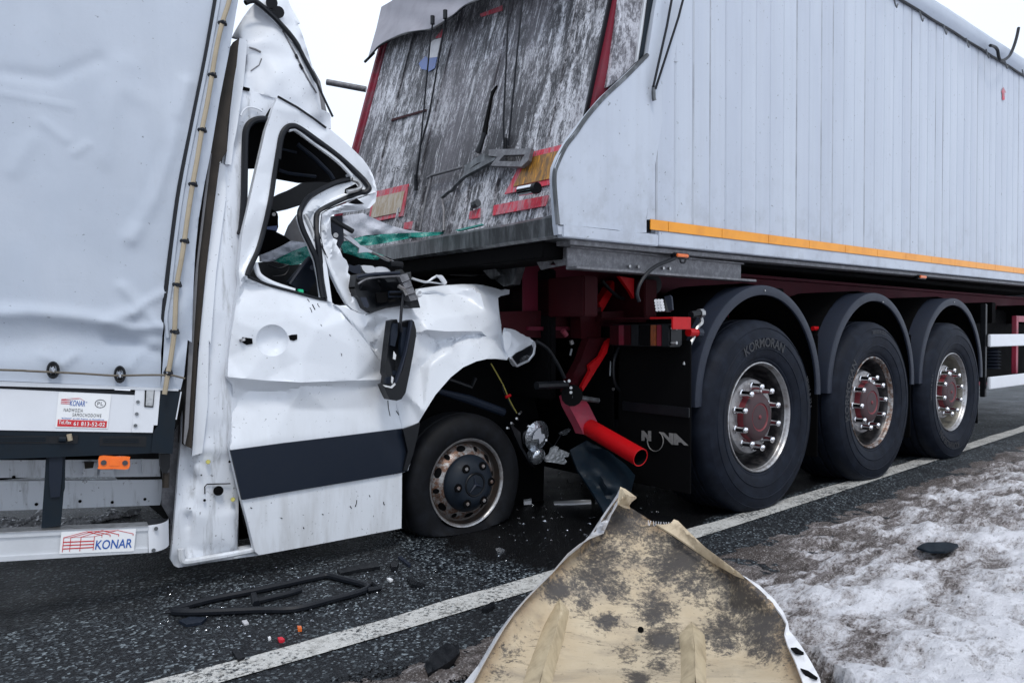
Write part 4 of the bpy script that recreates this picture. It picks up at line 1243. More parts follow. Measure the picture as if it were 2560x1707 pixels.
# front flap with lacing
flap_r = cA((1112, -420), (1100, -150), (1086, 0), (1052, 200), (1002, 450), (960, 700), (930, 850), (905, 1000), (890, 1150), (882, 1300), (874, 1560)) + cB((858, 0), (842, 160), (826, 226), (735, 222))
flap_l = cB((742, 140), (748, 60)) + cA((752, 1470), (775, 1330), (800, 1100), (835, 850), (893, 550), (952, 250), (994, 0), (1012, -420))
lac = cA((1060, -120), (1046, 0), (1012, 108), (985, 230), (966, 345), (945, 470), (920, 595), (900, 720), (878, 842), (858, 970), (840, 1100), (824, 1200), (806, 1298), (800, 1400), (795, 1512)) + cB((780, 90), (768, 150), (760, 200), (752, 248))
fac = Facet([(p[0], p[1], .016 + .006 * (i % 2)) for i, p in enumerate(lac)] + [(p[0], p[1], .004) for p in flap_r] + [(p[0], p[1], .008) for p in flap_l] + [(*cB((800, 120)), .03), (*cB((770, 40)), .0), (*cA((850, 1400)), .028)])
obj('box_flap', sheet(flap_r + flap_l, BX, fac, .004, step=9, relax=2), TARP, VAN, 60)
obj('flap_fold', tube([BX(*p, .004) for p in cr(cA((985, -10), (940, 250), (880, 550), (820, 850), (785, 1100), (757, 1330), (744, 1480)), 4, False)], .009, 6), SEAL, VAN)
obj('flap_bead', tube([BX(*p, .012) for p in cr(cA((1000, -10), (954, 250), (894, 550), (836, 850), (801, 1100), (775, 1330), (758, 1450), (765, 1540)), 4, False)], .007, 6), TARP, VAN)
obj('lacing_cord', tube([BX(p[0], p[1], .038) for p in cr(lac, 3, False)], .0085, 8), RUBBER, VAN)
for i in (2, 4, 6, 8, 10, 12, 14, 16):
    p = lac[i]
    a, b = BX(p[0] - 7, p[1] - 1, .030), BX(p[0] + 8, p[1] + 2, .030)
    lo = obj('lacing_eye', tube([a, (a + b) / 2 - BF.y * .02, b], .008, 6), SEAL, VAN)
    obj('lacing_hook', tube([BX(p[0] + 6, p[1] - 7, .03), BX(p[0] + 9, p[1] + 6, .03)], .006, 6), SEAL, lo)
def eyelet(c, rx, ry):
    V, F = [], []
    for k in range(24):
        a = math.tau * k / 24
        for s, o in ((1.0, .012), (1.0, .024), (.85, .030), (.62, .028), (.55, .014)):
            V.append(BX(c[0] + rx * s * math.cos(a), c[1] + ry * s * math.sin(a), o))
    for k in range(24):
        for j in range(4):
            F.append((k * 5 + j, k * 5 + j + 1, ((k + 1) % 24) * 5 + j + 1, ((k + 1) % 24) * 5 + j))
    return V, F
for c, rx, ry in ((cM((650, 122)), 17, 22), (cM((1468, 175)), 15.5, 22), (cM((2055, 160)), 9, 18)):
    e = obj('tarp_eyelet', eyelet(c, rx, ry), BLACK, VAN)
    obj('eyelet_staple', tube([BX(c[0] - 1, c[1] - ry * .5, .02), BX(c[0] + 1, c[1], .05), BX(c[0], c[1] + ry * .5, .02)], .006, 8), CHROME, e)
rope = cM((-2600, 60), (0, 120), (330, 133), (650, 148), (1000, 165), (1300, 185), (1468, 190), (1800, 183), (2055, 185), (2150, 195), (2265, 225))
obj('tarp_rope', tube([BX(p[0], p[1], .040) for p in cr(rope, 3, False)], .0038, 8), ROPE, VAN)

def strip(tl, tr, br, bl, o0, o1, xe=XB):
    """long profile on the box side: right end as measured, carried back to the rear"""
    P = [BF.loc(BX(*p, o1)) for p in (tl, tr, br, bl)]
    def ext(a, b):
        k = (xe - b.x) / (a.x - b.x); return b.z + (a.z - b.z) * k
    pts = [(xe, ext(P[0], P[1])), (P[1].x, P[1].z), (P[2].x, P[2].z), (xe, ext(P[3], P[2]))]
    V = [bxp(x, z, o) for o in (o1, o0) for x, z in pts]
    return V, [(0, 3, 2, 1), (4, 5, 6, 7), (0, 1, 5, 4), (1, 2, 6, 5), (2, 3, 7, 6), (3, 0, 4, 7)]
def mq(a, b, c, d):
    return cM(a, b, c, d)
obj('tarp_rail', strip(*mq((0, 262), (2190, 352), (2185, 378), (0, 318)), -.03, .012), ALU, VAN)
obj('side_board', strip(*mq((0, 350), (1655, 430), (1612, 884), (0, 857)), -.03, .004), ALUW, VAN)
obj('board_gap', strip(*mq((0, 318), (1655, 385), (1655, 432), (0, 352)), -.04, -.006), SEAL, VAN)
obj('board_end', sheet(cM((1658, 362), (1965, 372), (1928, 796), (1882, 796), (1870, 888), (1615, 884)), BX, .010, .03), ALUW, VAN)
for p in cM((1690, 510), (1675, 658), (1660, 800)):
    obj('bolt', tube([BX(*p, .009), BX(*p, .016)], .006, 8), GRIME, VAN)
obj('board_latch', sheet(cM((1775, 368), (1895, 368), (1878, 578), (1768, 572)), BX, .014, .006), SEAL, VAN)
obj('latch_lens', sheet(cM((1795, 370), (1885, 370), (1870, 562), (1785, 558)), BX, .018, .006), SILVER, VAN)
obj('corner_stake', sheet(cM((1965, 372), (2212, 385), (2150, 725), (2112, 1146), (1850, 1136), (1874, 888), (1932, 796)), BX, .006, .08), STEELB, VAN)
obj('stake_edge', sheet(cM((2212, 385), (2226, 388), (2165, 728), (2150, 725)), BX, .008, .02), ALU, VAN)
obj('box_sill', strip(*mq((0, 862), (1868, 890), (1852, 1140), (0, 1215)), -.08, .0), STEELB, VAN)
obj('sill_slot', strip(*mq((0, 932), (592, 925), (592, 1022), (0, 1018)), -.01, .002), BLACK, VAN)
obj('sill_slot', sheet(cM((1225, 930), (1795, 930), (1790, 1060), (1222, 1048)), BX, .002, .01), BLACK, VAN)
for dy in (0, 22, 44):
    obj('slot_rib', sheet(cM((1260, 955 + dy), (1700, 958 + dy), (1700, 968 + dy), (1260, 965 + dy)), BX, .006, .004), STEELB, VAN)
    obj('slot_rib', sheet(cM((-400, 948 + dy), (560, 942 + dy), (560, 954 + dy), (-400, 960 + dy)), BX, .006, .004), STEELB, VAN)
obj('sill_lock', sheet(cM((595, 930), (960, 920), (950, 1020), (595, 1020)), BX, .004, .012), BLACK, VAN)
obj('lock_pin', tube([BX(*p, .012) for p in cM((720, 970), (810, 972))], .010, 8), STEELB, VAN)
obj('lock_pin', tube([BX(*p, .014) for p in cM((845, 905), (852, 945), (860, 985))], .008, 8), RUBBER, VAN)
ol = obj('side_marker', sheet(cr(cM((1222, 1178), (1400, 1180), (1582, 1184), (1588, 1210), (1574, 1330), (1400, 1332), (1212, 1332), (1208, 1300)), 3), BX, .022, .03), ORANGE, VAN)
for p in cM((1270, 1254), (1532, 1258)):
    obj('marker_screw', tube([BX(*p, .022), BX(*p, .026)], .009, 10), INKK, ol)
obj('marker_bezel', sheet(cM((1345, 1205), (1465, 1208), (1462, 1295), (1340, 1292)), BX, .0245, .003), ORANGE, ol)
# sticker on the side board
SQ = cM((720, 392), (1364, 424), (1318, 840), (676, 822))
st = obj('board_sticker', sheet(SQ, BX, .0065, .001), PAPER, VAN, 0)
def sq(a, b):
    return quad_map(SQ, a, b)
def srect(a0, a1, b0, b1):
    return [sq(a0, b1), sq(a1, b1), sq(a1, b0), sq(a0, b0)]
obj('red_band', sheet(srect(.035, .975, .03, .225), BX, .0075, .0005), INKR, st, 0)
obj('lettering', letter('TEL', srect(.055, .30, .10, .205), BX, .0085), PAPER, st, 0)
obj('lettering', letter('NUM', srect(.345, .94, .065, .18), BX, .0085), PAPER, st, 0)
obj('lettering', letter('ADDR', srect(.10, .915, .235, .285), BX, .0075), INKB, st, 0)
obj('lettering', letter('SAMOCHODOWE', srect(.305, .855, .325, .425), BX, .0075), INKK, st, 0)
obj('lettering', letter('NADWOZIA', srect(.13, .495, .455, .555), BX, .0075), INKK, st, 0)
obj('lettering', letter('KONARI', srect(.235, .525, .625, .785), BX, .0075), INKB, st, 0)
obj('lettering', letter('R', srect(.535, .56, .725, .77), BX, .0075), INKB, st, 0)
obj('lettering', letter('PL', srect(.755, .865, .675, .775), BX, .0075), INKK, st, 0)
obj('oval_mark', tube([BX(*sq(.81 + .10 * math.cos(math.tau * i / 32), .725 + .115 * math.sin(math.tau * i / 32)), .0075) for i in range(32)], .0010, 4, True), INKK, st, 0)
def bar(name, a, b, w, hit, off, mat, par):
    dx, dy = b[0] - a[0], b[1] - a[1]; L = math.hypot(dx, dy); nx, ny = -dy / L * w / 2, dx / L * w / 2
    return sheet([(a[0] + nx, a[1] + ny), (b[0] + nx, b[1] + ny), (b[0] - nx, b[1] - ny), (a[0] - nx, a[1] - ny)], hit, off, 0)
rb = [bar('', sq(.06, y), sq(.235, y), 2.2, BX, .0075, 0, 0) for y in (.685, .735, .785)] + [bar('', sq(.06, .80), sq(.30, .85), 1.0, BX, .0075, 0, 0), bar('', sq(.235, .80), sq(.42, .85), 1.0, BX, .0075, 0, 0), bar('', sq(.30, .85), sq(.42, .85), .9, BX, .0075, 0, 0), bar('', sq(.42, .85), sq(.50, .78), .9, BX, .0075, 0, 0)]
obj('frame_emblem', join(*rb), REDPL, st, 0)
# inner panels, posts, lamp behind the sill
ib = lambda u, v, o=0.0: BX(u, v, o - .34)
ib.n = BX.n
obj('inner_panel', sheet(cM((-1500, 1232), (1960, 1215), (1965, 1425), (-1500, 1452)), ib, 0, .02), PILLAR, VAN)
obj('inner_panel', sheet(cN((-1500, 120), (1985, 92), (1995, 260), (1960, 402), (-1500, 525)), ib, .01, .02), PILLAR, VAN)
for p in cN((980, 355), (168, 60), (445, 392), (1375, 368), (1775, 330)):
    obj('panel_hole', tube([ib(*p, .010), ib(*p, .013)], .006, 8), DARK, VAN)
for q in (cM((1010, 1250), (1195, 1255), (1190, 1420), (1010, 1415)), cM((1225, 1340), (1400, 1340), (1395, 1420), (1222, 1418)), cM((1730, 1215), (1960, 1225), (1950, 1395), (1745, 1385))):
    obj('inner_bracket', sheet(q, ib, .03, .03), PILLAR, VAN)
obj('inner_clip', sheet(cM((1030, 1245), (1155, 1250), (1140, 1320), (1040, 1330)), ib, .05, .02), WOOD, VAN)
obj('guard_hanger', sheet(cM((560, 1215), (600, 1160), (800, 1160), (795, 1568)) + cN((780, 250), (765, 440), (745, 655), (505, 692), (520, 460), (548, 60)), BX, -.02, .05), STEELB, VAN)
obj('hanger_rib', sheet(cM((600, 1170), (770, 1170), (760, 1420)) + cN((735, 300), (620, 310), (600, 100)), BX, -.012, .006), NAVY, VAN)
obj('inner_post', sheet(cM((1960, 1150), (2085, 1150), (2080, 1310), (2040, 1390), (2000, 1380), (1965, 1300)), BX, -.04, .05), BLACK, VAN)
obj('rusty_stay', tube([BX(*p, -.06) for p in cM((2035, 1380), (2030, 1560))], .012, 6), WOOD, VAN)
obj('mud_panel', sheet(cM((1985, 1150), (2240, 700), (2200, 1568)) + cN((2160, 200), (2110, 900), (2080, 900), (2095, 600), (1980, 400), (1995, 100)), ib, .1, .02), CHANNEL, VAN)
# side guard with rounded end
gq = cN((0, 742), (1818, 662), (1812, 985), (0, 1095))
obj('side_guard', strip(*gq, -.045, .0), ALU, VAN)
obj('guard_flange', strip(*cN((0, 742), (1818, 662), (1815, 716), (0, 806)), -.01, .007), ALU, VAN)
obj('guard_flange', strip(*cN((0, 1036), (1812, 930), (1810, 985), (0, 1095)), -.01, .007), ALU, VAN)
obj('guard_lip', strip(*cN((0, 735), (1818, 655), (1818, 662), (0, 745)), -.05, .012), SILVER, VAN)
P = [BF.loc(BX(*p, .004)) for p in cN((1815, 650), (1812, 988), (2100, 640), (2075, 960))]
V, F = [], []
L = P[2].x - P[0].x
for i in range(13):
    a = math.pi * .5 * i / 12
    x = P[0].x + L * math.sin(a); o = .004 - .10 * (1 - math.cos(a)); s = math.sin(a)
    zt = P[0].z + (P[2].z - P[0].z) * s * .6; zb = P[1].z + (P[3].z - P[1].z) * s
    V += [bxp(x, zt, o), bxp(x, zb, o)]
F = [(2 * i, 2 * i + 1, 2 * i + 3, 2 * i + 2) for i in range(12)]
cap = obj('guard_end', (V, F), ALUW, VAN)
obj('end_plug', ([V[2 * i] + Vector((0, 0, -.004)) for i in range(13)] + [bxp(P[0].x, P[0].z, -.10)], [tuple(range(14))]), BLACK, cap, 0)
for p in cN((1912, 690), (1882, 955)):
    obj('bolt', tube([BX(*p, -.004), BX(*p, .010)], .007, 8), GRIME, cap)
KQ = cN((752, 730), (1668, 690), (1640, 966), (726, 1000))
ks = obj('guard_sticker', sheet(KQ, BX, .010, .001), PAPER, VAN, 0)
obj('lettering', letter('KONAR', cN((1170, 832), (1620, 812), (1612, 922), (1162, 948)), BX, .0115), INKB, ks, 0)
def kb(a, b, w):
    return bar('', cN(a), cN(b), w, BX, .0115, 0, 0)
obj('frame_emblem', join(*[kb(*z) for z in (((770, 857), (1155, 840), 2.6), ((768, 896), (1150, 880), 2.6), ((765, 938), (1148, 918), 2.6), ((783, 795), (762, 978), 1.7), ((868, 792), (852, 970), 1.6), ((994, 788), (976, 966), 1.6), ((1158, 782), (1140, 955), 1.6),
    ((783, 800), (1060, 725), 1.3), ((868, 797), (1150, 722), 1.3), ((994, 793), (1250, 712), 1.3), ((1158, 785), (1440, 710), 1.0), ((1060, 725), (1250, 770), 1.8), ((1150, 722), (1350, 765), 1.8), ((1250, 712), (1455, 762), 1.8), ((1440, 710), (1632, 752), 1.4),
    ((1250, 768), (1248, 795), 1.5), ((1350, 762), (1348, 790), 1.5), ((1455, 760), (1452, 786), 1.5), ((1632, 750), (1630, 775), 1.5), ((1060, 727), (1440, 712), 1.4), ((783, 802), (1158, 786), .9))]), INKR, ks, 0)
# the rest of the box: body behind the tarp, roof, underfloor, rear wheel in the dark
V = []
F = []
fb = list(zip(fx, fz))
prof = [(x - .05, z) for x, z in fb if z < TOPZ] + [(fx[-1] - .02, TOPZ), (XB, TOPZ), (XB, bot(XB))]
for y in (.09, 2.15):
    V += [BF.w(x, y + .07 * (z - .7), z) for x, z in prof]
n = len(prof)
F = [tuple(range(n - 1, -1, -1)), tuple(range(n, 2 * n))] + [(i, (i + 1) % n, n + (i + 1) % n, n + i) for i in range(n)]
obj('box_core', (V, F), WOOD, VAN, 0)
obj('underfloor', boxm(BF, XB, -.15, .42, 2.0, .42, .74, .02), DARK, VAN)
rwm = BF.m @ Matrix.Translation((-2.2, .25, .33))
rw = obj('wheel', L2W(rwm, lathe([(.0, .03), (.2, .03), (.218, .0), (.218, .2)], 32)), RUST, VAN, 40, rwm)
obj('tyre', L2W(rwm, lathe([(.215, .0), (.27, -.02), (.32, .0), (.335, .03), (.335, .17), (.32, .2), (.22, .2)], 40)), VTYRE, rw, 40, rwm)

# ---- cab
BACK = lambda y: (lambda u, v, o=0.0: vin(y)(u, v, o))
# rear strip of the box front wall
obj('front_wall_edge', sheet(cX((185, 470), (155, 800), (110, 1050), (40, 1568)) + cA((1035, 690), (1000, 742), (960, 1050), (930, 1300), (908, 1568)) + cB((905, 0), (876, 495), (843, 480), (850, 180)) + cA((860, 1560), (870, 1300), (940, 750), (985, 450), (1030, 250)) + cX((60, 600), (110, 520)), BX, -.05, .25), WOOD, VAN, 0)
obj('wall_edge_trim', sheet(cA((958, 700), (966, 700), (905, 1200), (882, 1568)) + cB((862, 400), (846, 480), (840, 470)) + cA((862, 1560), (890, 1250), (930, 900)), BX, -.03, .02), GREYC, VAN, 0)
pil = cX((190, 1110), (330, 1110), (560, 1190), (680, 1230), (640, 1320), (560, 1330)) + cC((270, 235), (215, 248), (165, 268), (138, 310), (126, 370), (120, 600), (118, 820), (108, 960)) + \
      cC((130, 1010), (110, 1200), (100, 1420)) + cD((80, 60), (60, 300), (50, 520), (75, 640), (70, 800), (60, 930), (80, 1000)) + cZ((745, 480), (765, 620), (770, 900), (762, 1290), (970, 1255), (975, 1362), (800, 1385), (500, 1432), (180, 1482), (140, 1465), (103, 1400), (128, 1180), (152, 900), (180, 520), (204, 250), (215, 20)) + \
      cA((915, 1500), (940, 1230), (985, 860), (1010, 745)) + cX((50, 1568), (110, 1350))
pf = [(*cZ(p), o) for p, o in (((105, 1400), -.01), ((150, 950), -.01), ((205, 240), -.015), ((235, 950), -.005), ((270, 950), -.045), ((300, 950), .012), ((220, 1380), -.04), ((290, 1300), .0), ((255, 500), -.04), ((320, 500), .01), ((300, 890), .012), ((300, 865), -.004), ((750, 890), .012), ((750, 862), -.004),
     ((420, 380), .0), ((700, 365), .0), ((420, 350), .014), ((690, 345), .014), ((430, 0), .012), ((440, 180), .004), ((700, 180), .010), ((700, 30), .012), ((750, 1290), .012), ((760, 1295), -.03), ((960, 1300), -.03), ((240, 1395), .03), ((960, 1330), .02), ((200, 1470), -.02), ((700, 1400), -.01), ((600, 1200), .016), ((500, 1000), .012), ((440, 660), .004), ((440, 480), .0))]
pf += [(*cC(p), o) for p, o in (((110, 1000), .0), ((60, 1400), .0), ((20, 1100), .01), ((70, 900), .0), ((90, 500), .0), ((120, 400), -.02), ((60, 600), .012), ((200, 200), .01), ((300, 190), .0))]
obj('cab_pillar', sheet(pil, VC, Facet(pf), .02, step=10, relax=1), PILLAR, VAN, 45)
obj('rain_gutter', sheet(cX((190, 470), (240, 478), (288, 495), (262, 800), (238, 1040), (205, 1240), (160, 1568)) + cA((1065, 660), (1054, 752), (1026, 748), (1034, 690), (1052, 480)) + cX((60, 1490), (150, 760)), VC, .03, .03), WHITE, VAN)
obj('pillar_strip', sheet(cA((1002, 742), (1026, 752), (1030, 900), (985, 1240), (960, 1568)) + cB((955, 0), (950, 300), (925, 515), (878, 530), (902, 150)) + cA((910, 1540), (938, 1250), (968, 1000)), VC, .024, .02), WHITE, VAN)
ho = obj('pillar_hole', tube([VC(*cZ((572, 730)), .020), VC(*cZ((572, 730)), .023)], .0185, 20), DARK, VAN)
for p, r_, m in (((472, 447), .0095, BOLT), ((714, 815), .0095, BOLT), ((682, 446), .005, DARK), ((437, 823), .0055, DARK), ((405, 577), .003, DARK), ((294, 903), .003, DARK)):
    obj('pillar_bolt', tube([VC(*cZ(p), .014), VC(*cZ(p), .022 if m is DARK else .03)], [r_, r_ * .8], 8), m, VAN)
obj('pillar_groove', tube([VC(*p, .011) for p in cZ((440, 760), (438, 690), (460, 666), (690, 660))], .0022, 5), DARK, VAN)
obj('sill_bead', tube([VC(*p, .022) for p in cr(cZ((205, 1300), (212, 1395), (250, 1425), (420, 1400), (700, 1352), (965, 1300)), 4, False)], .012, 8), WHITE, VAN)
obj('door_gap', sheet(cZ((700, 380), (752, 610), (800, 820), (885, 1165), (825, 1060), (800, 930), (770, 760)), VC, .024, .01), DARK, VAN)
obj('frame_seal', tube([VC(*p, .012) for p in cr(cC((300, 282), (270, 258), (225, 258), (180, 275), (148, 320), (138, 400), (134, 600), (130, 800), (118, 950), (105, 1010)), 4, False)], .0135, 8), SEAL, VAN)
obj('quarter_panel', sheet(cC((150, 260), (330, 230), (300, 420), (240, 575), (165, 577), (160, 420)), vin(.12), 0, .02), DARK, VAN, 0)
obj('frame_flange', tube([VC(*p, .018) for p in cr(cX((205, 1420), (235, 1360), (300, 1315), (400, 1330), (470, 1370)), 3, False)], .004, 6), WHITE, VAN)

# door with its folded window frame
door = cC((350, 113), (430, 160), (520, 213), (610, 270), (700, 328), (780, 395), (850, 460), (905, 515), (945, 568), (972, 620), (987, 665), (997, 720)) + \
       cR((1492, 470), (1440, 488), (1390, 500), (1200, 560), (1030, 630), (955, 680), (935, 740), (940, 900), (955, 1040), (985, 1250), (1030, 1530)) + \
       cD((585, 172), (622, 205), (690, 290), (770, 390), (835, 480), (862, 530), (900, 640), (930, 745), (943, 826), (1000, 815), (1036, 797), (1028, 850), (1000, 960), (975, 1050), (943, 1064), (942, 1200), (940, 1356), (700, 1402), (450, 1450), (230, 1490), (186, 1498), (165, 1480), (130, 1340), (95, 1206), (60, 1060), (34, 944), (30, 925), (38, 820), (47, 700), (47, 600), (19, 552), (24, 450), (40, 320), (62, 180), (85, 60)) + \
       cC((95, 1250), (108, 1120), (122, 990), (165, 800), (210, 600), (272, 330), (322, 182))
hole = cR((545, 0), (512, 200), (482, 400), (442, 620), (400, 800), (352, 980), (292, 1130), (222, 1292), (300, 1328), (450, 1388), (700, 1455), (930, 1515), (962, 1512), (940, 1330), (905, 1150), (845, 1000), (775, 850), (735, 730), (750, 650), (800, 570), (900, 490), (1060, 395), (1180, 350), (1248, 348), (1225, 290)) + \
       cC((840, 600), (745, 520), (560, 385), (475, 325), (430, 312), (400, 345), (385, 390))
dp = [(*cC(p), o) for p, o in (((350, 115), .05), ((320, 185), .05), ((270, 330), .05), ((200, 600), .045), ((120, 980), .05), ((95, 1250), .045), ((410, 330), .03), ((470, 300), .03), ((340, 620), .03), ((250, 980), .03), ((520, 215), .04), ((700, 330), .035), ((845, 455), .03), ((940, 560), .045), ((998, 740), .06), ((850, 600), .02), ((930, 690), .03), ((660, 800), .0), ((500, 900), .05), ((640, 870), .045), ((560, 900), .01), ((300, 500), .042), ((230, 800), .042), ((660, 1300), .03), ((600, 1080), .045))]
dp += [(*cD(p), o) for p, o in (((100, 30), .055), ((110, 45), .03), ((250, 92), .045), ((400, 132), .045), ((600, 180), .03), ((60, 200), .04), ((70, 260), .045), ((160, 300), .052), ((255, 362), .056), ((360, 250), .06), ((500, 300), .066), ((640, 260), .05), ((700, 400), .055), ((790, 460), .036), ((850, 520), .004), ((25, 450), .036), ((20, 553), .052), ((120, 566), .056), ((220, 574), .058), ((320, 580), .063), ((412, 584), .074), ((520, 578), .066), ((700, 573), .056), ((860, 570), .018),
     ((410, 470), .068), ((300, 520), .056), ((600, 500), .06), ((60, 600), .03), ((130, 625), .020), ((230, 632), .022), ((330, 625), .036), ((415, 602), .058), ((520, 605), .050), ((700, 610), .042), ((860, 600), .012), ((45, 700), .018), ((180, 740), .030), ((350, 720), .040), ((550, 730), .042), ((750, 720), .034), ((900, 700), .006), ((35, 925), .05), ((250, 880), .048), ((500, 860), .048), ((800, 830), .04), ((945, 826), .02), ((1036, 797), .0), ((95, 1206), .052), ((500, 1130), .048), ((943, 1064), .034), ((186, 1498), .05), ((600, 1420), .042), ((940, 1356), .03))]
dfac = Facet([(a, b, .045 + (o - .045) * 1.75) for a, b, o in dp])
hc = cD((255, 362))
def doff(u, v):
    o = dfac(u, v); d = math.hypot((u - hc[0]) / 41, (v - hc[1]) / 40)
    if d < 1: o -= .034 * (1 - d ** 4)
    return o
DOOR = obj('door', sheet(door, VC, doff, .035, holes=[hole], step=7.5, relax=0, lines=[cD((22, 556), (220, 574), (412, 584), (700, 573), (858, 570)), cD((600, 186), (690, 296), (770, 394), (830, 480)), [(hc[0] + 41 * math.cos(i * .224), hc[1] + 40 * math.sin(i * .224)) for i in range(29)]]), WHITE, VAN, 30)
trim = cD((35, 944), (300, 908), (600, 872), (945, 829), (1037, 799), (1030, 850), (1000, 965), (972, 1052), (944, 1062), (700, 1104), (400, 1154), (96, 1206), (62, 1060))
obj('door_trim', sheet(trim, VC, lambda u, v: dfac(u, v) + .010, .014, step=12, relax=1), NAVY, DOOR, 45)
obj('trim_end', sheet(cD((948, 832), (1038, 800), (1028, 860), (1002, 965), (972, 1050), (950, 1050), (975, 950)), VC, .04, .012), BLACK, DOOR, 45)
obj('key_hole', sheet(cD((98, 345), (150, 352), (152, 380), (120, 386), (98, 372)), VC, lambda u, v: dfac(u, v) + .004, .004), DARK, DOOR)
obj('key_barrel', tube([VC(*p, .05) for p in (cD((95, 352)), cD((100, 365)))], .012, 10), SILVER, DOOR)
obj('handle_hole', sheet(cD((343, 338), (360, 332), (388, 330), (388, 356), (370, 364), (352, 360)), VC, lambda u, v: dfac(u, v) + .004, .004), DARK, DOOR)
def seal(name, pts, r, o, mat=SEAL, par=None, n=8):
    return obj(name, tube([VC(p[0], p[1], o(p[0], p[1]) if callable(o) else o) for p in cr(pts, 4, False)], r, n), mat, par or DOOR)
so = lambda u, v: doff(u, v) + .004
seal('window_seal', cC((352, 520), (362, 430), (378, 360), (405, 318), (440, 303), (490, 316), (600, 392), (760, 512), (890, 632), (940, 690), (947, 712), (925, 735)) + cR((1330, 480), (1200, 535), (1010, 622), (925, 680), (905, 740), (912, 900), (930, 1050), (958, 1300), (1000, 1515)), .0132, so)
seal('window_seal', cR((1235, 345), (1060, 395), (850, 510), (765, 620), (742, 705), (775, 840), (850, 1000), (910, 1150), (950, 1400), (972, 1510)), .0118, so)
seal('window_seal', cR((530, 60), (500, 250), (465, 500), (420, 720), (375, 900), (325, 1060), (250, 1220), (228, 1290)), .010, so)
seal('window_seal', cR((235, 1300), (320, 1335), (450, 1385), (700, 1452), (900, 1508), (1005, 1530)), .006, so)
seal('frame_flange', cC((420, 330), (470, 325), (560, 395), (740, 530), (835, 628)), .009, .018, ALU)
seal('frame_flange', cR((305, 1165), (318, 1220), (345, 1285), (420, 1340), (520, 1385), (690, 1440)), .011, .015, WHITE)
seal('fold_crease', cR((1255, 350), (1310, 370), (1340, 420), (1300, 450), (1210, 470)), .010, .045, SILVER)
obj('fold_gap', sheet(cR((1195, 440), (1290, 390), (1320, 430), (1230, 490), (1190, 480)), VC, .03, .01), DARK, DOOR)
seal('fold_crease', cR((790, 690), (830, 760), (865, 850), (885, 940)), .008, .04, SILVER)
obj('roof_edge', tube([VC(*p, doff(*p) + .004) for p in cX((660, 1184), (900, 1318), (1100, 1455), (1250, 1568))], .0045, 6), SEAL, VAN)

scf = []
for a, b, w in (((468, 172), (482, 200), 2.0), ((440, 143), (452, 158), 1.6), ((496, 166), (506, 186), 1.6), ((455, 188), (466, 214), 1.2), ((512, 277), (518, 286), 1.4), ((868, 680), (880, 762), 1.8), ((912, 735), (926, 757), 2.0), ((703, 1206), (695, 1242), 1.6), ((668, 1238), (676, 1250), 1.4), ((846, 1216), (850, 1232), 2.0), ((140, 1246), (148, 1250), 2.0), ((560, 330), (566, 338), 1.2), ((620, 430), (622, 444), 1.0), ((300, 1300), (309, 1304), 1.6), ((420, 1350), (424, 1358), 1.6), ((520, 1280), (527, 1284), 1.4), ((770, 1180), (774, 1190), 1.4)):
    pa_, pb_ = cD(a), cD(b)
    off_ = doff
    scf.append(tube([VC(*pa_, off_(*pa_) + .001), VC((pa_[0] + pb_[0]) / 2 + random.uniform(-1.5, 1.5), (pa_[1] + pb_[1]) / 2, off_((pa_[0] + pb_[0]) / 2, (pa_[1] + pb_[1]) / 2) + .001), VC(*pb_, off_(*pb_) + .001)], .0012 * w, 4))
obj('scuff_marks', join(*scf), SEAL, DOOR, 0)['kind'] = 'stuff'

# bent windscreen pillar
ap = cR((1500, 470), (1485, 570), (1430, 628), (1330, 652), (1180, 672), (1062, 692), (1042, 725), (1046, 800), (1052, 880), (1072, 922), (1112, 942), (1100, 985), (1140, 1045), (1165, 1110), (1200, 1140), (1222, 1200), (1212, 1262), (1285, 1340), (1300, 1420), (1345, 1500)) + cQ((680, 1320), (735, 1420), (795, 1490), (730, 1500), (600, 1440), (520, 1370), (430, 1220), (330, 1010), (285, 870), (215, 680), (195, 560)) + cR((955, 920), (948, 760), (960, 690), (1040, 640), (1240, 565), (1400, 510), (1450, 490))
apf = Facet([(*cR(p), o) for p, o in (((1490, 480), .05), ((1400, 640), .03), ((1220, 600), .05), ((1150, 650), .0), ((1062, 692), .045), ((1000, 700), .06), ((960, 800), .03), ((1000, 850), .055), ((1040, 900), .02), ((1000, 1000), .03), ((1060, 1000), .055), ((1120, 1100), .01), ((1040, 1150), .045), ((1110, 1250), .02), ((1200, 1250), -.02), ((1150, 1400), .045), ((1250, 1450), .0), ((1250, 1560), .03), ((1060, 940), -.01))])
obj('windscreen_pillar', sheet(ap, VC, apf, .02, step=7, relax=0), WHITE, VAN, 28)
obj('pillar_gap', sheet(cR((1215, 578), (1300, 535), (1372, 586), (1290, 590)), VC, .05, .006), DARK, VAN)
obj('pillar_strip', sheet(cR((950, 1005), (985, 1090), (1010, 1200), (1060, 1555), (1020, 1535), (985, 1330), (965, 1150)), VC, .045, .02), WHITE, VAN)
obj('pillar_groove', tube([VC(*p, .05) for p in cR((950, 690), (940, 800), (945, 920), (968, 1020), (1010, 1120))], .004, 5), SEAL, VAN)
obj('pillar_groove', tube([VC(*p, .05) for p in cr(cQ((205, 270), (190, 420), (205, 600), (260, 760), (300, 900), (420, 1170), (540, 1370)), 3, False)], .0035, 5), ALU, VAN)
obj('pillar_opening', sheet(cR((1000, 1090), (1060, 1200), (1200, 1568), (1060, 1568)), vin(.02), 0, .02), DARK, VAN)

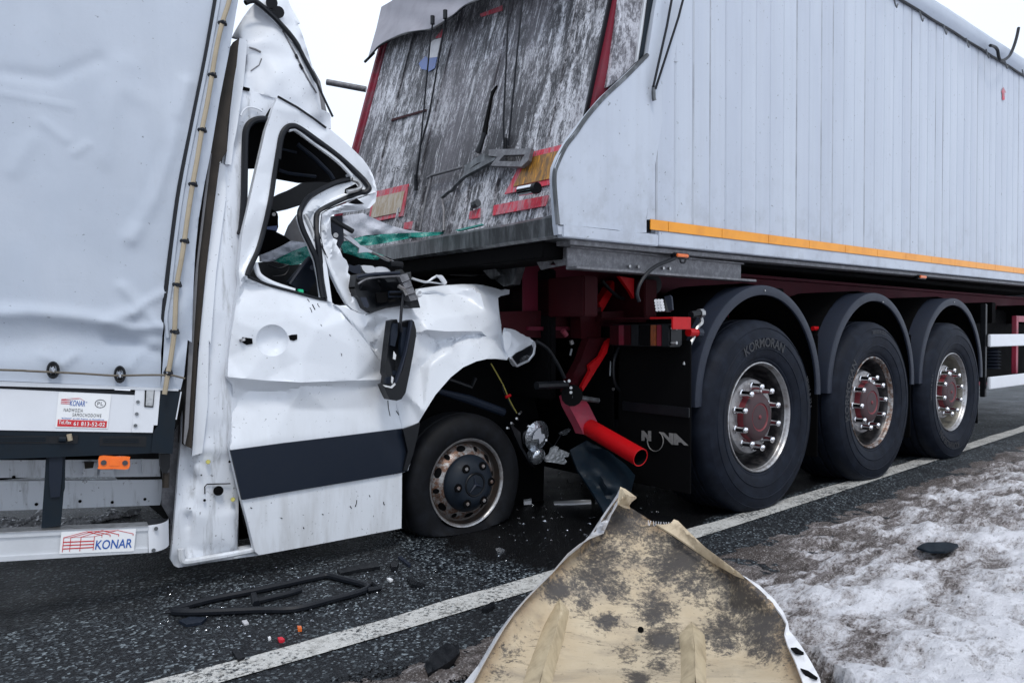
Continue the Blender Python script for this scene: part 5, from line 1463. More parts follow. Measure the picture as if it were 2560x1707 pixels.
# front wing
wing = cD((588, 172), (640, 185), (700, 210)) + cQ((640, 1470), (760, 1510), (860, 1470), (960, 1430), (1100, 1400), (1250, 1385), (1310, 1425), (1425, 1418), (1400, 1330)) + \
       cW((850, 420), (1040, 392), (1200, 372), (1400, 360), (1580, 360), (1680, 374), (1800, 402), (1920, 438), (1955, 424), (2015, 430), (2008, 488), (1900, 512), (1868, 535), (1874, 640), (1890, 780), (1912, 900), (1940, 1020), (1962, 1100), (1975, 1200), (2003, 1285), (1980, 1330), (1850, 1312), (1720, 1316), (1590, 1345), (1420, 1422)) + \
       cD((1200, 558), (1120, 650), (1064, 740), (1030, 797), (985, 815), (945, 828), (940, 800), (905, 660), (868, 530), (835, 478), (770, 388), (690, 288), (625, 205))
wp = [(*cW(p), o) for p, o in (((60, 700), .03), ((270, 740), .03), ((480, 655), .02), ((720, 625), .0), ((880, 665), -.01), ((860, 410), -.06), ((1200, 370), -.07), ((1580, 360), -.05), ((1800, 402), -.06), ((2010, 430), -.06), ((1870, 535), -.01), ((950, 480), -.03), ((1300, 480), -.035), ((1520, 520), -.012), ((1560, 400), .0), ((1640, 480), .012), ((1450, 590), -.014), ((1000, 680), .012), ((1150, 660), .010), ((840, 740), .004), ((900, 700), .012),
     ((1700, 700), .024), ((1400, 760), .032), ((1100, 800), .036), ((880, 820), .030), ((1880, 780), .016), ((890, 970), .040), ((960, 942), .050), ((1200, 962), .050), ((1450, 960), .046), ((1650, 962), .034), ((1900, 1000), .006), ((960, 1000), .012), ((1080, 1090), -.006), ((1250, 1060), .0), ((1450, 1010), .010), ((1650, 985), .006), ((1100, 1160), .0), ((1300, 1090), .004), ((1500, 1030), .008), ((1660, 1008), .008), ((1830, 1080), .006), ((1950, 1200), .0),
     ((880, 1420), .012), ((1000, 1290), .016), ((1150, 1190), .024), ((1330, 1110), .030), ((1500, 1060), .032), ((1680, 1040), .032), ((1820, 1110), .028), ((1935, 1220), .022), ((1000, 1400), .036), ((1250, 1230), .042), ((1550, 1150), .044), ((1800, 1220), .04), ((1990, 1310), .03), ((1420, 1420), .05), ((1720, 1310), .05),
     ((300, 900), .010), ((120, 960), .032), ((240, 1150), .0), ((380, 1300), .0), ((320, 1050), .016), ((250, 800), .04), ((480, 800), .03), ((700, 800), .022), ((800, 1000), .026), ((600, 1100), .022), ((820, 1300), .02))]
wp += [(*cD(p), o) for p, o in (((600, 180), .035), ((770, 388), .02), ((868, 530), -.01), ((905, 660), -.01), ((945, 828), .01), ((1030, 797), .03), ((985, 700), .02), ((1060, 740), .05), ((1200, 558), .05), ((940, 560), .022), ((960, 640), .02))]
wfac = Facet([(a, b, .02 + (o - .02) * 1.6) for a, b, o in wp])
wl_ = [cr(cW((905, 1395), (1000, 1300), (1150, 1200), (1330, 1118), (1500, 1062), (1680, 1042), (1820, 1112), (1925, 1215)), 3, False), cr(cW((890, 970), (960, 942), (1200, 962), (1450, 960), (1650, 962), (1780, 1000)), 3, False), cr(cW((1000, 1100), (1250, 1080), (1450, 1015), (1660, 1006), (1830, 1080)), 3, False), cW((890, 480), (1300, 480), (1500, 520)), cW((1580, 380), (1640, 480), (1690, 650))]
obj('front_wing', sheet(wing, VC, wfac, .03, step=7, relax=0, lines=[[(p[0], p[1]) for p in l] for l in wl_]), WHITE, VAN, 30)
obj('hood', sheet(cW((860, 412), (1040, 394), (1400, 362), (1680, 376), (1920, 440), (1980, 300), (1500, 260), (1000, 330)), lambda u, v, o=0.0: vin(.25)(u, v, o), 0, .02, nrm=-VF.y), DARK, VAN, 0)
# broken headlamp housing at the wing's tip
hl = cr(cW((1922, 892), (2000, 870), (2100, 880), (2195, 918), (2240, 1000), (2290, 1062), (2332, 1092), (2338, 1150), (2318, 1250), (2250, 1332), (2100, 1410), (2050, 1320), (2000, 1290), (1962, 1220), (1938, 1080)), 2)
hf = Facet([(*cW(p), o) for p, o in (((1930, 900), -.02), ((2100, 880), -.05), ((2240, 1000), -.03), ((2050, 1050), .04), ((2000, 1200), .02), ((2150, 1130), .045), ((2300, 1090), .0), ((2050, 1300), .03), ((2100, 1400), .0), ((2250, 1330), -.02), ((2040, 980), .015), ((1980, 980), .03))])
hh = obj('headlamp_housing', sheet(hl, VC, hf, .03, step=7, relax=1), WHITE, VAN, 45)
obj('lamp_glass', sheet(cW((2045, 1300), (2100, 1240), (2300, 1132), (2318, 1190), (2290, 1290), (2240, 1330), (2105, 1398)), VC, lambda u, v: hf(u, v) + .006, .008), BLACK, hh)
obj('lamp_glass', sheet(cW((2150, 1330), (2200, 1270), (2260, 1265), (2270, 1290), (2210, 1335), (2160, 1350)), VC, lambda u, v: hf(u, v) + .014, .006), LENS, hh)
obj('housing_rim', tube([VC(*p, hf(*p) + .008) for p in cW((2030, 1300), (2105, 1405), (2250, 1338), (2322, 1250), (2335, 1150), (2325, 1095))], .007, 6), ALU, hh)
obj('housing_flap', sheet(cr(cW((1935, 990), (1980, 965), (2025, 985), (2040, 1080), (2015, 1170), (1965, 1215), (1945, 1120)), 2), VC, .055, .006), WHITE, hh)
# wheel arch and engine bay in the dark
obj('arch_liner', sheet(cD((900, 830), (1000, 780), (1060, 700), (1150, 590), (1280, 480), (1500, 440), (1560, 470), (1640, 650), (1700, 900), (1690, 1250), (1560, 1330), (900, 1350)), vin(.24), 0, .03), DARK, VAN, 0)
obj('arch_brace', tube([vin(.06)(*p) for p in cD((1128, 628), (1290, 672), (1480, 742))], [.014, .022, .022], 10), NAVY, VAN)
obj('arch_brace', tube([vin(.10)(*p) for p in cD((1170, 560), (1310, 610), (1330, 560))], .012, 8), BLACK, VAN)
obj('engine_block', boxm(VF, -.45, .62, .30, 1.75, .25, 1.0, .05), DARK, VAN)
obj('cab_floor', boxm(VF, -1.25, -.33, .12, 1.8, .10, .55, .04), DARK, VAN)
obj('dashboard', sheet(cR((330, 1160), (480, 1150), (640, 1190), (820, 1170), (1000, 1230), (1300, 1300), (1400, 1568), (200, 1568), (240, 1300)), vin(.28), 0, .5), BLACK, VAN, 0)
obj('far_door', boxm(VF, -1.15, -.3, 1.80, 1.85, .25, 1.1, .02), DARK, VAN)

# ---- cab interior seen through the window
obj('headliner', sheet(cC((300, 250), (470, 280), (620, 370), (860, 600), (880, 650), (760, 668), (640, 660), (500, 668), (345, 640), (310, 500)), vin(.30), 0, .03), DARK, VAN, 0)
obj('grab_bar', tube([vin(.22)(*p) for p in cC((480, 420), (600, 520), (690, 610), (715, 650))], .010, 8), NAVY, VAN)
obj('headliner_rib', tube([vin(.26)(*p) for p in cC((370, 450), (475, 475))], .006, 6), NAVY, VAN)
obj('headliner_rib', tube([vin(.26)(*p) for p in cC((360, 590), (420, 610), (600, 632))], .008, 6), NAVY, VAN)
obj('roof_bow', sheet(cR((485, 520), (560, 480), (640, 450), (755, 390), (830, 340), (1080, 330), (1000, 420), (850, 520), (745, 602), (640, 635), (520, 660), (440, 690)), vin(.9), 0, .05), BLACK, VAN, 0)
obj('seat_back', sheet(cr(cR((350, 560), (470, 640), (525, 680), (530, 760), (515, 860), (360, 880), (330, 700)), 2), vin(.75), 0, .10), DARK, VAN, 0)
obj('seat_belt', sheet(cR((412, 812), (520, 800), (520, 850), (420, 835)), vin(.72), 0, .01), FLAGB, VAN, 0)
obj('belt_stud', tube([vin(.60)(*cR((490, 690))), vin(.62)(*cR((490, 690)))], .009, 10), SILVER, VAN)
obj('seat_cushion', sheet(cR((320, 840), (510, 860), (600, 905), (662, 955), (520, 1030), (360, 1095), (300, 1000)), vin(.7), 0, .15), DARK, VAN, 0)
obj('curtain', sheet(cR((605, 950), (600, 900), (640, 800), (720, 690), (780, 850), (830, 980), (700, 960)), vin(.85), 0, .02), GREYC, VAN, 0)
sf = lambda u, v: .02 * noise.noise(Vector((u * .06, v * .09, 0)))
obj('windscreen', sheet(cR((358, 1090), (460, 1050), (560, 1005), (660, 950), (810, 965), (900, 1000), (900, 1110), (720, 1165), (600, 1150), (495, 1165), (362, 1150)), vin(.55), sf, .02, step=7), CRAZED, VAN, 40)
obj('windscreen_fold', sheet(cR((495, 1145), (560, 1105), (700, 1040), (820, 995), (900, 1000), (900, 1110), (780, 1165), (690, 1195), (590, 1175)), vin(.50), sf, .015, step=7), GLASS, VAN, 40)
obj('dash_pillar', sheet(cR((640, 1350), (840, 1110), (910, 1150), (925, 1300), (880, 1370), (820, 1450), (700, 1420)), vin(.10), 0, .04), NAVY, VAN, 0)
obj('dash_stay', tube([vin(.06)(*p) for p in cR((645, 1375), (740, 1240), (840, 1110))], .008, 6), FENDER, VAN)
obj('dash_stud', tube([vin(.04)(*cR((868, 1210))), vin(.07)(*cR((868, 1210)))], .012, 10), FENDER, VAN)
obj('dash_wire', tube([vin(.15)(*p) for p in cr(cR((430, 1180), (540, 1220), (640, 1190), (600, 1280), (480, 1300)), 3, False)], .004, 6), SEAL, VAN)
obj('green_button', tube([vin(.0)(*p) for p in cR((722, 1445), (770, 1450))], .011, 8), GREENB, VAN)

# ---- torn windscreen and scuttle ahead of the pillar
obj('windscreen', sheet(cQ((470, 300), (560, 280), (720, 260), (870, 330), (1060, 410), (1250, 462), (1450, 492), (1200, 520), (900, 530), (640, 545), (560, 560), (480, 500)), vin(.55), lambda u, v: .025 * noise.noise(Vector((u * .035, v * .06, 4))), .012, step=7, relax=1), CRAZED, VAN, 40)
obj('windscreen_fold', sheet(cQ((600, 575), (760, 530), (1000, 515), (1300, 500), (1640, 490), (1880, 470), (1640, 530), (1250, 575), (1000, 625), (800, 655), (690, 650)), vin(.42), lambda u, v: .03 * noise.noise(Vector((u * .05, v * .08, 8))), .012, step=7), GLASS, VAN, 40)
obj('windscreen_fold', sheet(cQ((490, 600), (560, 600), (640, 650), (690, 700), (700, 745), (860, 730), (980, 780), (900, 830), (700, 810), (560, 760), (490, 745), (450, 660)), vin(.22), lambda u, v: .03 * noise.noise(Vector((u * .05, v * .08, 2))), .012, step=7), GLASS, VAN, 40)
obj('screen_edge', sheet(cQ((1850, 465), (2000, 430), (2180, 388), (2190, 402), (2050, 440), (1880, 480)), TG, .10, .01), GLASS, VAN, 0)
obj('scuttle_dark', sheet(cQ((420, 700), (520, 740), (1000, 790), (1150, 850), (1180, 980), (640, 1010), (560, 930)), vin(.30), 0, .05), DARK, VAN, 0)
obj('wiper_arm', sheet(cQ((478, 545), (560, 540), (640, 600), (690, 650), (860, 735), (1060, 830), (1165, 862), (1120, 885), (960, 815), (860, 750), (770, 735), (668, 748), (680, 690), (600, 630)), vin(.12), 0, .012), ALUW, VAN, 0)
obj('wiper_rod', tube([vin(.10)(*p) for p in cQ((830, 740), (960, 800), (1110, 870))], .006, 6), SILVER, VAN)
obj('wiper_pivot', tube([vin(.10)(*p) for p in cQ((1050, 880), (1200, 895))], .016, 10), BLACK, VAN)
obj('trim_bar', tube([vin(.0)(*p) for p in cQ((330, 325), (470, 410), (600, 485))], .011, 8), BLACK, VAN)
obj('pillar_inner', sheet(cQ((330, 300), (465, 285), (480, 420), (490, 600), (440, 690), (400, 640), (405, 570), (340, 530)), vin(.08), 0, .02), FENDER, VAN, 0)
obj('pillar_stud', tube([vin(.04)(*cQ((390, 530))), vin(.08)(*cQ((390, 530)))], .011, 10), SILVER, VAN)
obj('scuttle_bracket', sheet(cQ((540, 880), (620, 910), (690, 890), (700, 1010), (600, 990), (545, 960)), vin(.02), 0, .02), FENDER, VAN, 0)
obj('fluid_tank', sheet(cr(cQ((700, 905), (780, 900), (850, 910), (875, 960), (850, 990), (760, 995)), 2), vin(.10), 0, .06), ALUW, VAN, 0)
obj('fluid_tank', sheet(cr(cQ((880, 925), (960, 915), (1020, 935), (1060, 975), (1000, 995), (880, 995)), 2), vin(.12), 0, .06), ALUW, VAN, 0)
mb = cQ((640, 1010), (760, 990), (830, 1000), (1000, 985), (1180, 978), (1200, 945), (1230, 985), (1290, 1000), (1310, 980), (1320, 1180), (1400, 1330), (1425, 1418), (1310, 1425), (1250, 1385), (1000, 1425), (830, 1480), (740, 1420), (690, 1310), (650, 1270), (620, 1160))
mf = Facet([(*cQ(p), o) for p, o in (((640, 1020), .06), ((900, 1000), .08), ((1180, 985), .08), ((700, 1120), .11), ((1000, 1080), .12), ((1200, 1080), .12), ((700, 1200), .07), ((950, 1250), .03), ((1200, 1300), .06), ((830, 1450), .07), ((1250, 1380), .07), ((1400, 1400), .06), ((1300, 1100), .1))])
MB_ = obj('mirror_base', sheet(mb, VC, mf, .06, step=8), BLACK, VAN, 35)
obj('base_edge', tube([VC(*p, .118) for p in cr(cQ((665, 1125), (760, 1070), (870, 1050), (1000, 1040), (1170, 1030)), 3, False)], .0045, 6), CHANNEL, MB_)
obj('base_edge', tube([VC(*p, .10) for p in cr(cQ((650, 1040), (800, 1012), (1000, 998), (1170, 990)), 3, False)], .008, 6), FENDER, MB_)
obj('base_hollow', sheet(cQ((880, 1240), (1040, 1220), (1050, 1290), (1000, 1350), (900, 1360)), VC, .085, .01), DARK, MB_, 0)
obj('base_slot', sheet(cQ((1050, 1212), (1200, 1212), (1205, 1288), (1045, 1292)), VC, .105, .012), NAVY, MB_, 0)
obj('base_slot', tube([VC(*p, .115) for p in cQ((1052, 1252), (1200, 1248))], .007, 6), DARK, MB_)
obj('base_side', sheet(cQ((690, 1290), (760, 1290), (800, 1390), (780, 1420), (740, 1400)), VC, .10, .01), FENDER, MB_, 0)
for i in range(4):
    a = quad_map(cQ((1175, 1045), (1265, 1000), (1405, 1325), (1310, 1345)), 0, 1 - i / 4)
    b = quad_map(cQ((1175, 1045), (1265, 1000), (1405, 1325), (1310, 1345)), 1, 1 - i / 4)
    c = quad_map(cQ((1175, 1045), (1265, 1000), (1405, 1325), (1310, 1345)), 1, 1 - (i + .88) / 4)
    d = quad_map(cQ((1175, 1045), (1265, 1000), (1405, 1325), (1310, 1345)), 0, 1 - (i + .88) / 4)
    obj('motor_block', sheet([a, b, c, d], VC, .14 - .008 * (i % 2), .05), CHANNEL, MB_, 0)
obj('motor_edge', tube([VC(*p, .15) for p in cQ((1155, 1150), (1220, 1190), (1260, 1260))], .009, 6), SILVER, MB_)
obj('motor_ring', tube([VC(*cQ((1405 + 28 * math.cos(i * .628), 1245 + 30 * math.sin(i * .628))), .12) for i in range(10)], .006, 6, True), ALU, MB_)
obj('trim_loop', tube([vin(.02)(*p) for p in cr(cW((765, 285), (860, 315), (960, 332), (1030, 285), (1090, 252)), 3, False)], .006, 6), ALU, VAN)
obj('trim_loop', sheet(cr(cW((1085, 252), (1130, 242), (1165, 258), (1215, 335), (1195, 362), (1165, 345), (1130, 290)), 2), vin(.0), 0, .012), ALUW, VAN, 0)
obj('trim_loop', tube([vin(.02)(*p) for p in cW((960, 332), (1080, 345), (1190, 362))], .004, 6), ALU, VAN)

# ---- wind deflector on the roof
sh = cX((372, 48), (320, 100), (240, 210), (160, 340), (100, 455), (150, 470), (190, 468), (240, 478), (290, 495), (262, 800), (236, 1080), (310, 1105), (470, 1160), (660, 1215), (900, 1350), (1100, 1480), (1240, 1575), (1312, 1575), (1306, 1420), (1290, 1390), (1240, 1360), (1195, 1345), (1180, 1240), (1160, 1125), (1120, 990), (1060, 870), (960, 700), (860, 560), (760, 430), (660, 310), (540, 180), (430, 80))
sf2 = Facet([(*cX(p), o) for p, o in (((372, 48), -.06), ((100, 455), -.10), ((240, 250), -.07), ((190, 470), .01), ((290, 500), .0), ((236, 1080), .0), ((300, 1100), -.02), ((300, 600), .006), ((460, 640), .004), ((440, 800), -.004), ((300, 900), -.012), ((500, 500), .02), ((660, 310), -.01), ((960, 700), .0), ((1120, 990), -.01), ((700, 900), .035), ((900, 1200), .02), ((660, 1215), .0), ((1100, 1400), -.01), ((1300, 1400), -.08), ((1180, 1240), -.05), ((250, 1130), .014), ((500, 1170), .012))])
WD = obj('wind_deflector', sheet(sh, VUp, sf2, .012, step=11, relax=2), WHITE, VAN, 50)
fr = cX((430, 70), (540, 170), (660, 300), (760, 420), (860, 550), (960, 690), (1060, 860), (1120, 980), (1105, 900), (1040, 680), (965, 440), (905, 292), (932, 284), (880, 190), (862, 160), (832, 110), (800, 40), (770, -60), (700, -260), (380, -260), (360, 5))
ff = Facet([(*cX(p), o) for p, o in (((430, 70), .0), ((660, 300), .005), ((960, 690), .005), ((1120, 980), .0), ((905, 292), -.18), ((932, 284), -.15), ((1040, 680), -.12), ((800, 40), -.22), ((700, -260), -.3), ((380, -260), -.1), ((600, 60), -.02), ((760, 250), -.06), ((860, 300), -.14), ((700, 30), -.09), ((900, 420), -.10))])
obj('deflector_front', sheet(fr, VUp, ff, .010, step=11, relax=1), WHITE, WD, 50)
obj('deflector_seal', tube([VUp(*p, .012) for p in cr(cX((262, 38), (310, 18), (362, 10), (405, 32), (480, 90), (560, 162), (630, 228), (700, 305), (790, 405), (870, 510), (930, 610), (990, 730), (1060, 860), (1120, 980), (1180, 1110), (1250, 1260), (1332, 1432)), 3, False)], [.011] * 30 + [.009] * 10 + [.005] * 9, 8), SEAL, WD)
obj('deflector_crease', tube([VUp(*p, sf2(*p) + .003) for p in cr(cX((720, 380), (800, 530), (890, 690), (965, 850), (1040, 990), (1130, 1140)), 3, False)], .004, 5), CHANNEL, WD)
for p in (((880, 670), (900, 720)), ((930, 790), (962, 850))):
    obj('deflector_clip', tube([VUp(*cX(q), .01) for q in p], .006, 6), SEAL, WD)
for p in ((585, 35), (668, 152)):
    obj('deflector_bolt', tube([VUp(*cX(p), -.06), VUp(*cX(p), .02)], .024, 14), BLACK, WD)
obj('deflector_crack', tube([VUp(*p, sf2(*p) + .004) for p in cX((310, 585), (380, 605), (450, 640))], .004, 5), GREYC, WD)
obj('deflector_crack', tube([VUp(*p, sf2(*p) + .003) for p in cX((460, 720), (430, 800), (330, 870))], .0025, 5), GREYC, WD)
obj('deflector_gap', tube([VUp(*p, .012) for p in cX((235, 1085), (310, 1102))], .007, 6), DARK, WD)
obj('cab_roof', sheet(cX((250, 1000), (660, 1200), (1250, 1568), (1300, 1568), (1180, 1000), (900, 500), (400, 300)), lambda u, v, o=0.0: VUp(u, v, o - .12), 0, .8, nrm=VF.y * -1), GREYC, VAN, 0)

CAPG = plain('slate_hub_cap', (.008, .013, .021), .5, 0, .3, (.02, .022, .026), 30, .1, .25)
# ---- front wheel, tyre burst
wm_ = VF.m @ Matrix.Translation((0, 0, .2356))
vr = [(.205, .03), (.214, .006), (.2185, -.006), (.216, -.012), (.210, -.010), (.203, .0), (.199, .016), (.192, .030), (.184, .032), (.172, .020), (.150, .002), (.140, -.006), (.128, -.008), (.10, -.008)]
V, F = lathe(vr, 64); nk = len(vr) - 1
VW = obj('wheel', L2W(wm_, (V, F)), [RIML, RIMT, RUST], VAN, 40, wm_, [0 if i % nk < 5 else (1 if i % nk < 8 else 2) for i in range(len(F))])
tp = [(.204, .02), (.212, -.004), (.220, -.012), (.232, -.018), (.262, -.026), (.290, -.024), (.312, -.014), (.326, .0), (.334, .018), (.336, .04), (.330, .045), (.330, .055), (.337, .06), (.337, .13), (.33, .17), (.30, .19), (.22, .18)]
V, F = lathe(tp, 80)
for v in V:
    lim = -.2336
    if v.z < -.13:
        g = min(1, (-v.z - .13) / .2)
        if v.y < .06: v.y -= .050 * g * g * (1 if v.x < .1 else .4)
        v.x *= 1 + .16 * g * g
        v.z = -.13 - (lim * -1 - .13) * (1 - math.exp(-2.2 * (-v.z - .13) / .104)) / (1 - math.exp(-2.2 * 2))
        v.z = max(v.z, lim)
obj('tyre', L2W(wm_, (V, F)), VTYRE, VW, 40, wm_)
for i in range(12):
    a = math.radians(90 + 30 * i + 8)
    rx, ry = (.026, .013) if i % 2 == 0 else (.0125, .0125)
    rc = .168
    pts = []
    for k in range(16):
        t = math.tau * k / 16
        r = rc + ry * math.sin(t); b = a + rx / rc * math.cos(t)
        pts.append(wm_ @ Vector((r * math.cos(b), (.020 - (.172 - r) * .80 if r < .172 else .020 + (r - .172) * 1.0) - .003, r * math.sin(b))))
    obj('rim_hole', (pts, [tuple(range(15, -1, -1)), tuple(range(16))]), DARK, VW, 0, wm_)
hcp = [(.139, -.004), (.139, -.020), (.134, -.030), (.118, -.052), (.100, -.066), (.085, -.072), (.066, -.075), (.060, -.074), (.057, -.068), (.052, -.068), (.048, -.074), (.0, -.078)]
HC = obj('hub_cap', L2W(wm_, lathe(hcp, 56)), BLACK, VW, 35, wm_)
HC.data.materials[0] = CAPG
for i in range(6):
    a = math.radians(60 * i + 2)
    cmx = wm_ @ Matrix.Translation((.097 * math.cos(a), 0, .097 * math.sin(a)))
    obj('cap_hole', L2W(cmx, lathe([(.021, -.070), (.0205, -.0755), (.016, -.076), (.0, -.072)], 20)), DARK, VW, 40, cmx)
    obj('wheel_bolt', L2W(cmx, lathe([(.009, -.070), (.009, -.079), (.0, -.080)], 6)), RUST, VW, 40, cmx)
def star(c_y):
    V, F = [], []
    for i in range(3):
        a = math.radians(90 + 120 * i + 12)
        tip = Vector((.050 * math.cos(a), c_y, .050 * math.sin(a)))
        for s in (-1, 1):
            b = a + s * math.radians(60)
            w = Vector((.0085 * math.cos(b), c_y + .002, .0085 * math.sin(b)))
            k = len(V)
            V += [Vector((0, c_y - .004, 0)), tip, w]
            F.append((k, k + 1, k + 2) if s < 0 else (k, k + 2, k + 1))
    return V, F
obj('star_emblem', L2W(wm_, star(-.082)), FENDER, VW, 0, wm_)
obj('emblem_ring', tube([wm_ @ Vector((.054 * math.cos(math.tau * i / 40), -.073, .054 * math.sin(math.tau * i / 40))) for i in range(40)], .0045, 6, True), BLACK, VW)
# ---------------------------------------------------------------- loose things
# dangling mirror housing
vm = lambda u, v, o=0.0: VC(u, v, o + .10)
vm.n = VC.n
MR = tag(obj('mirror_housing', sheet(cr(cV((230, 252), (315, 230), (332, 280), (375, 287), (540, 236), (572, 262), (604, 380), (606, 480), (560, 760), (500, 1080), (446, 1330), (385, 1430), (312, 1456), (205, 1440), (150, 1330), (104, 1218), (150, 1195), (166, 1090), (142, 1042), (158, 860), (180, 660)), 1), vm, Facet([(*cV(p), o) for p, o in (((240, 260), .02), ((540, 240), .04), ((600, 480), .01), ((480, 640), .05), ((380, 600), -.01), ((300, 700), -.01), ((170, 800), .02), ((300, 1240), .04), ((440, 1330), .02), ((250, 1430), .03), ((110, 1220), .02))]), .05, step=5), BLACK, None, 35),
         'black plastic mirror housing dangling by its cable over the front of the dented door', 'mirror')
obj('housing_rim', sheet(cV((528, 240), (552, 240), (548, 300), (470, 700), (390, 1000), (320, 1170), (285, 1200), (360, 1000), (430, 780), (480, 560)), vm, .058, .02), FENDER, MR, 0)
obj('housing_shell', sheet(cV((555, 250), (604, 385), (606, 480), (500, 1080), (446, 1335), (385, 1430), (312, 1455), (205, 1438), (110, 1228), (235, 1268), (290, 1205), (400, 1000), (480, 680)), vm, .052, .03), BLACK, MR, 30)
for q in (cV((262, 290), (330, 290), (325, 470), (285, 640), (220, 620), (235, 400)), cV((395, 345), (465, 350), (440, 640), (380, 800), (370, 640)), cV((250, 1000), (315, 1010), (300, 1075), (250, 1070)), cV((160, 1110), (235, 1080), (240, 1210), (150, 1200))):
    obj('housing_rib', sheet(q, vm, .03, .02), NAVY, MR, 0)
for q in (cV((270, 710), (305, 770), (292, 840), (260, 825)), cV((238, 1085), (265, 1110), (250, 1205), (232, 1180)), cV((102, 1215), (170, 1228), (230, 1240), (285, 1185), (298, 1210), (240, 1270), (140, 1248))):
    obj('broken_edge', sheet(q, vm, .056, .004), TORN, MR, 0)
obj('mirror_cable', tube([VC(*p, o) for p, o in zip(cW((655, 480), (640, 600), (628, 740), (620, 860)) + cV((380, 420)), (.13, .13, .14, .15, .14))], .0065, 8), SEAL, MR)

# dangling headlamp
LA = Vector((.62, -.72, -.16)).normalized()
c = vin(.02)(*cS((322, 1005)))
def axm(c, a, roll=0.0):
    q = a.to_track_quat('Z', 'Y').to_matrix().to_4x4()
    return Matrix.Translation(c) @ q @ Matrix.Rotation(roll, 4, 'Z') @ Matrix.Rotation(math.pi / 2, 4, 'X')
lm = axm(c, LA)
def lath(prof, n=40):
    return lathe([(r, y) for r, y in prof], n)
HL = empty('headlamp', Matrix.Translation(c))
tag(HL, 'broken round headlamp unit hanging by thin wires beside the flat front tyre', 'headlamp')
obj('reflector_bowl', L2W(lm, lath([(.083, .012), (.086, .0), (.083, -.02), (.072, -.06), (.05, -.10), (.04, -.13), (.0, -.13)])), CHROME, HL, 40, lm)
obj('lamp_glass', L2W(lm, lath([(.083, .010), (.06, .022), (.03, .028), (.0, .03)])), LENS, HL, 60, lm)
for a in (.3, .9, 1.5):
    mm = lm @ Matrix.Rotation(a, 4, 'Y')
    obj('bulb_shield', L2W(mm, ([Vector((x, .032 + .008 * abs(z) * 8, z)) for x, z in ((-.012, -.05), (.012, -.05), (.016, .03), (-.006, .04))], [(0, 1, 2, 3)])), ALUW, HL, 0, mm)
c2 = vin(.0)(*cS((348, 1185)))
lm2 = axm(c2, (LA + Vector((.1, 0, -.25))).normalized())
obj('small_lamp', L2W(lm2, lath([(.0, .016), (.03, .012), (.044, .004), (.047, -.006), (.04, -.05), (.0, -.06)], 32)), LENS, HL, 50, lm2)
obj('lamp_bracket', sheet(cS((110, 900), (200, 980), (215, 1100), (300, 1245), (320, 1270), (270, 1230), (200, 1110), (150, 1000)), vin(.03), 0, .05), BLACK, HL, 0)
obj('torn_bracket', sheet(cS((400, 1190), (440, 1160), (455, 1110), (490, 1092), (515, 1105), (500, 1135), (530, 1120), (600, 1150), (590, 1180), (555, 1185), (580, 1220), (560, 1245), (480, 1230), (410, 1222)), vin(.03), lambda u, v: .015 * noise.noise(Vector((u * .2, v * .2, 0))), .012, step=5), TORN, HL, 0)
for q in (((190, 830), (205, 815)), ((168, 868), (178, 880)), ((125, 905), (140, 915)), ((92, 945), (104, 948)), ((410, 1045), (408, 1050))):
    obj('lamp_screw', tube([vin(-.02)(*cS(q[0])), vin(-.0)(*cS(q[1]))], .006, 8), SILVER, HL)
obj('glass_shard', sheet(cr(cS((515, 990), (555, 962), (600, 948), (608, 965), (580, 998), (545, 1006)), 2), vin(.05), 0, .006), LENS, HL, 0)
obj('shard_stalk', tube([vin(.05)(*p) for p in cS((405, 1040), (470, 1100), (530, 1000))], .004, 6), SEAL, HL)
obj('lamp_wire', tube([vin(.0)(*p) for p in cr(cS((-40, 420), (0, 490), (45, 570), (72, 625), (98, 690), (130, 755), (170, 825)), 3, False)], .0032, 6), BOLT, HL)
obj('lamp_wire', tube([vin(.0)(*p) for p in cr(cS((48, 565), (60, 640), (90, 700), (125, 770), (160, 820)), 3, False)], .0028, 6), SEAL, HL)
obj('wire_clip', tube([vin(-.01)(*p) for p in cS((80, 694), (102, 685), (118, 678))], .008, 6), RED, HL)

# black bumper panel lying under the red pipe
A_ = GR(1545, 1372); r_ = ray(1437, 1112); B_ = EYE + r_ * (3.85 / r_.y)
bpn = (B_ - A_).cross(Vector((1, .35, -.05)))
BPL = plane(A_, bpn if bpn.dot(EYE - A_) > 0 else -bpn)
q = cF((392, 1195), (480, 1145), (600, 1205), (690, 1275), (738, 1330), (720, 1400), (700, 1480), (720, 1620), (640, 1700), (560, 1500), (500, 1400), (432, 1300))
bf = Facet([(*cF(p), o) for p, o in (((392, 1195), .0), ((480, 1145), .03), ((430, 1300), -.01), ((590, 1455), -.04), ((520, 1300), .04), ((600, 1400), .04), ((600, 1205), .03), ((738, 1330), -.03), ((690, 1330), .03), ((660, 1390), .03), ((500, 1180), .0), ((720, 1600), .0))])
tag(obj('bumper_panel', sheet(q, BPL, bf, .012, step=9, relax=1), STEELB, None, 40), 'curved black bumper panel lying on the dark road below the red pipe', 'plastic panel')

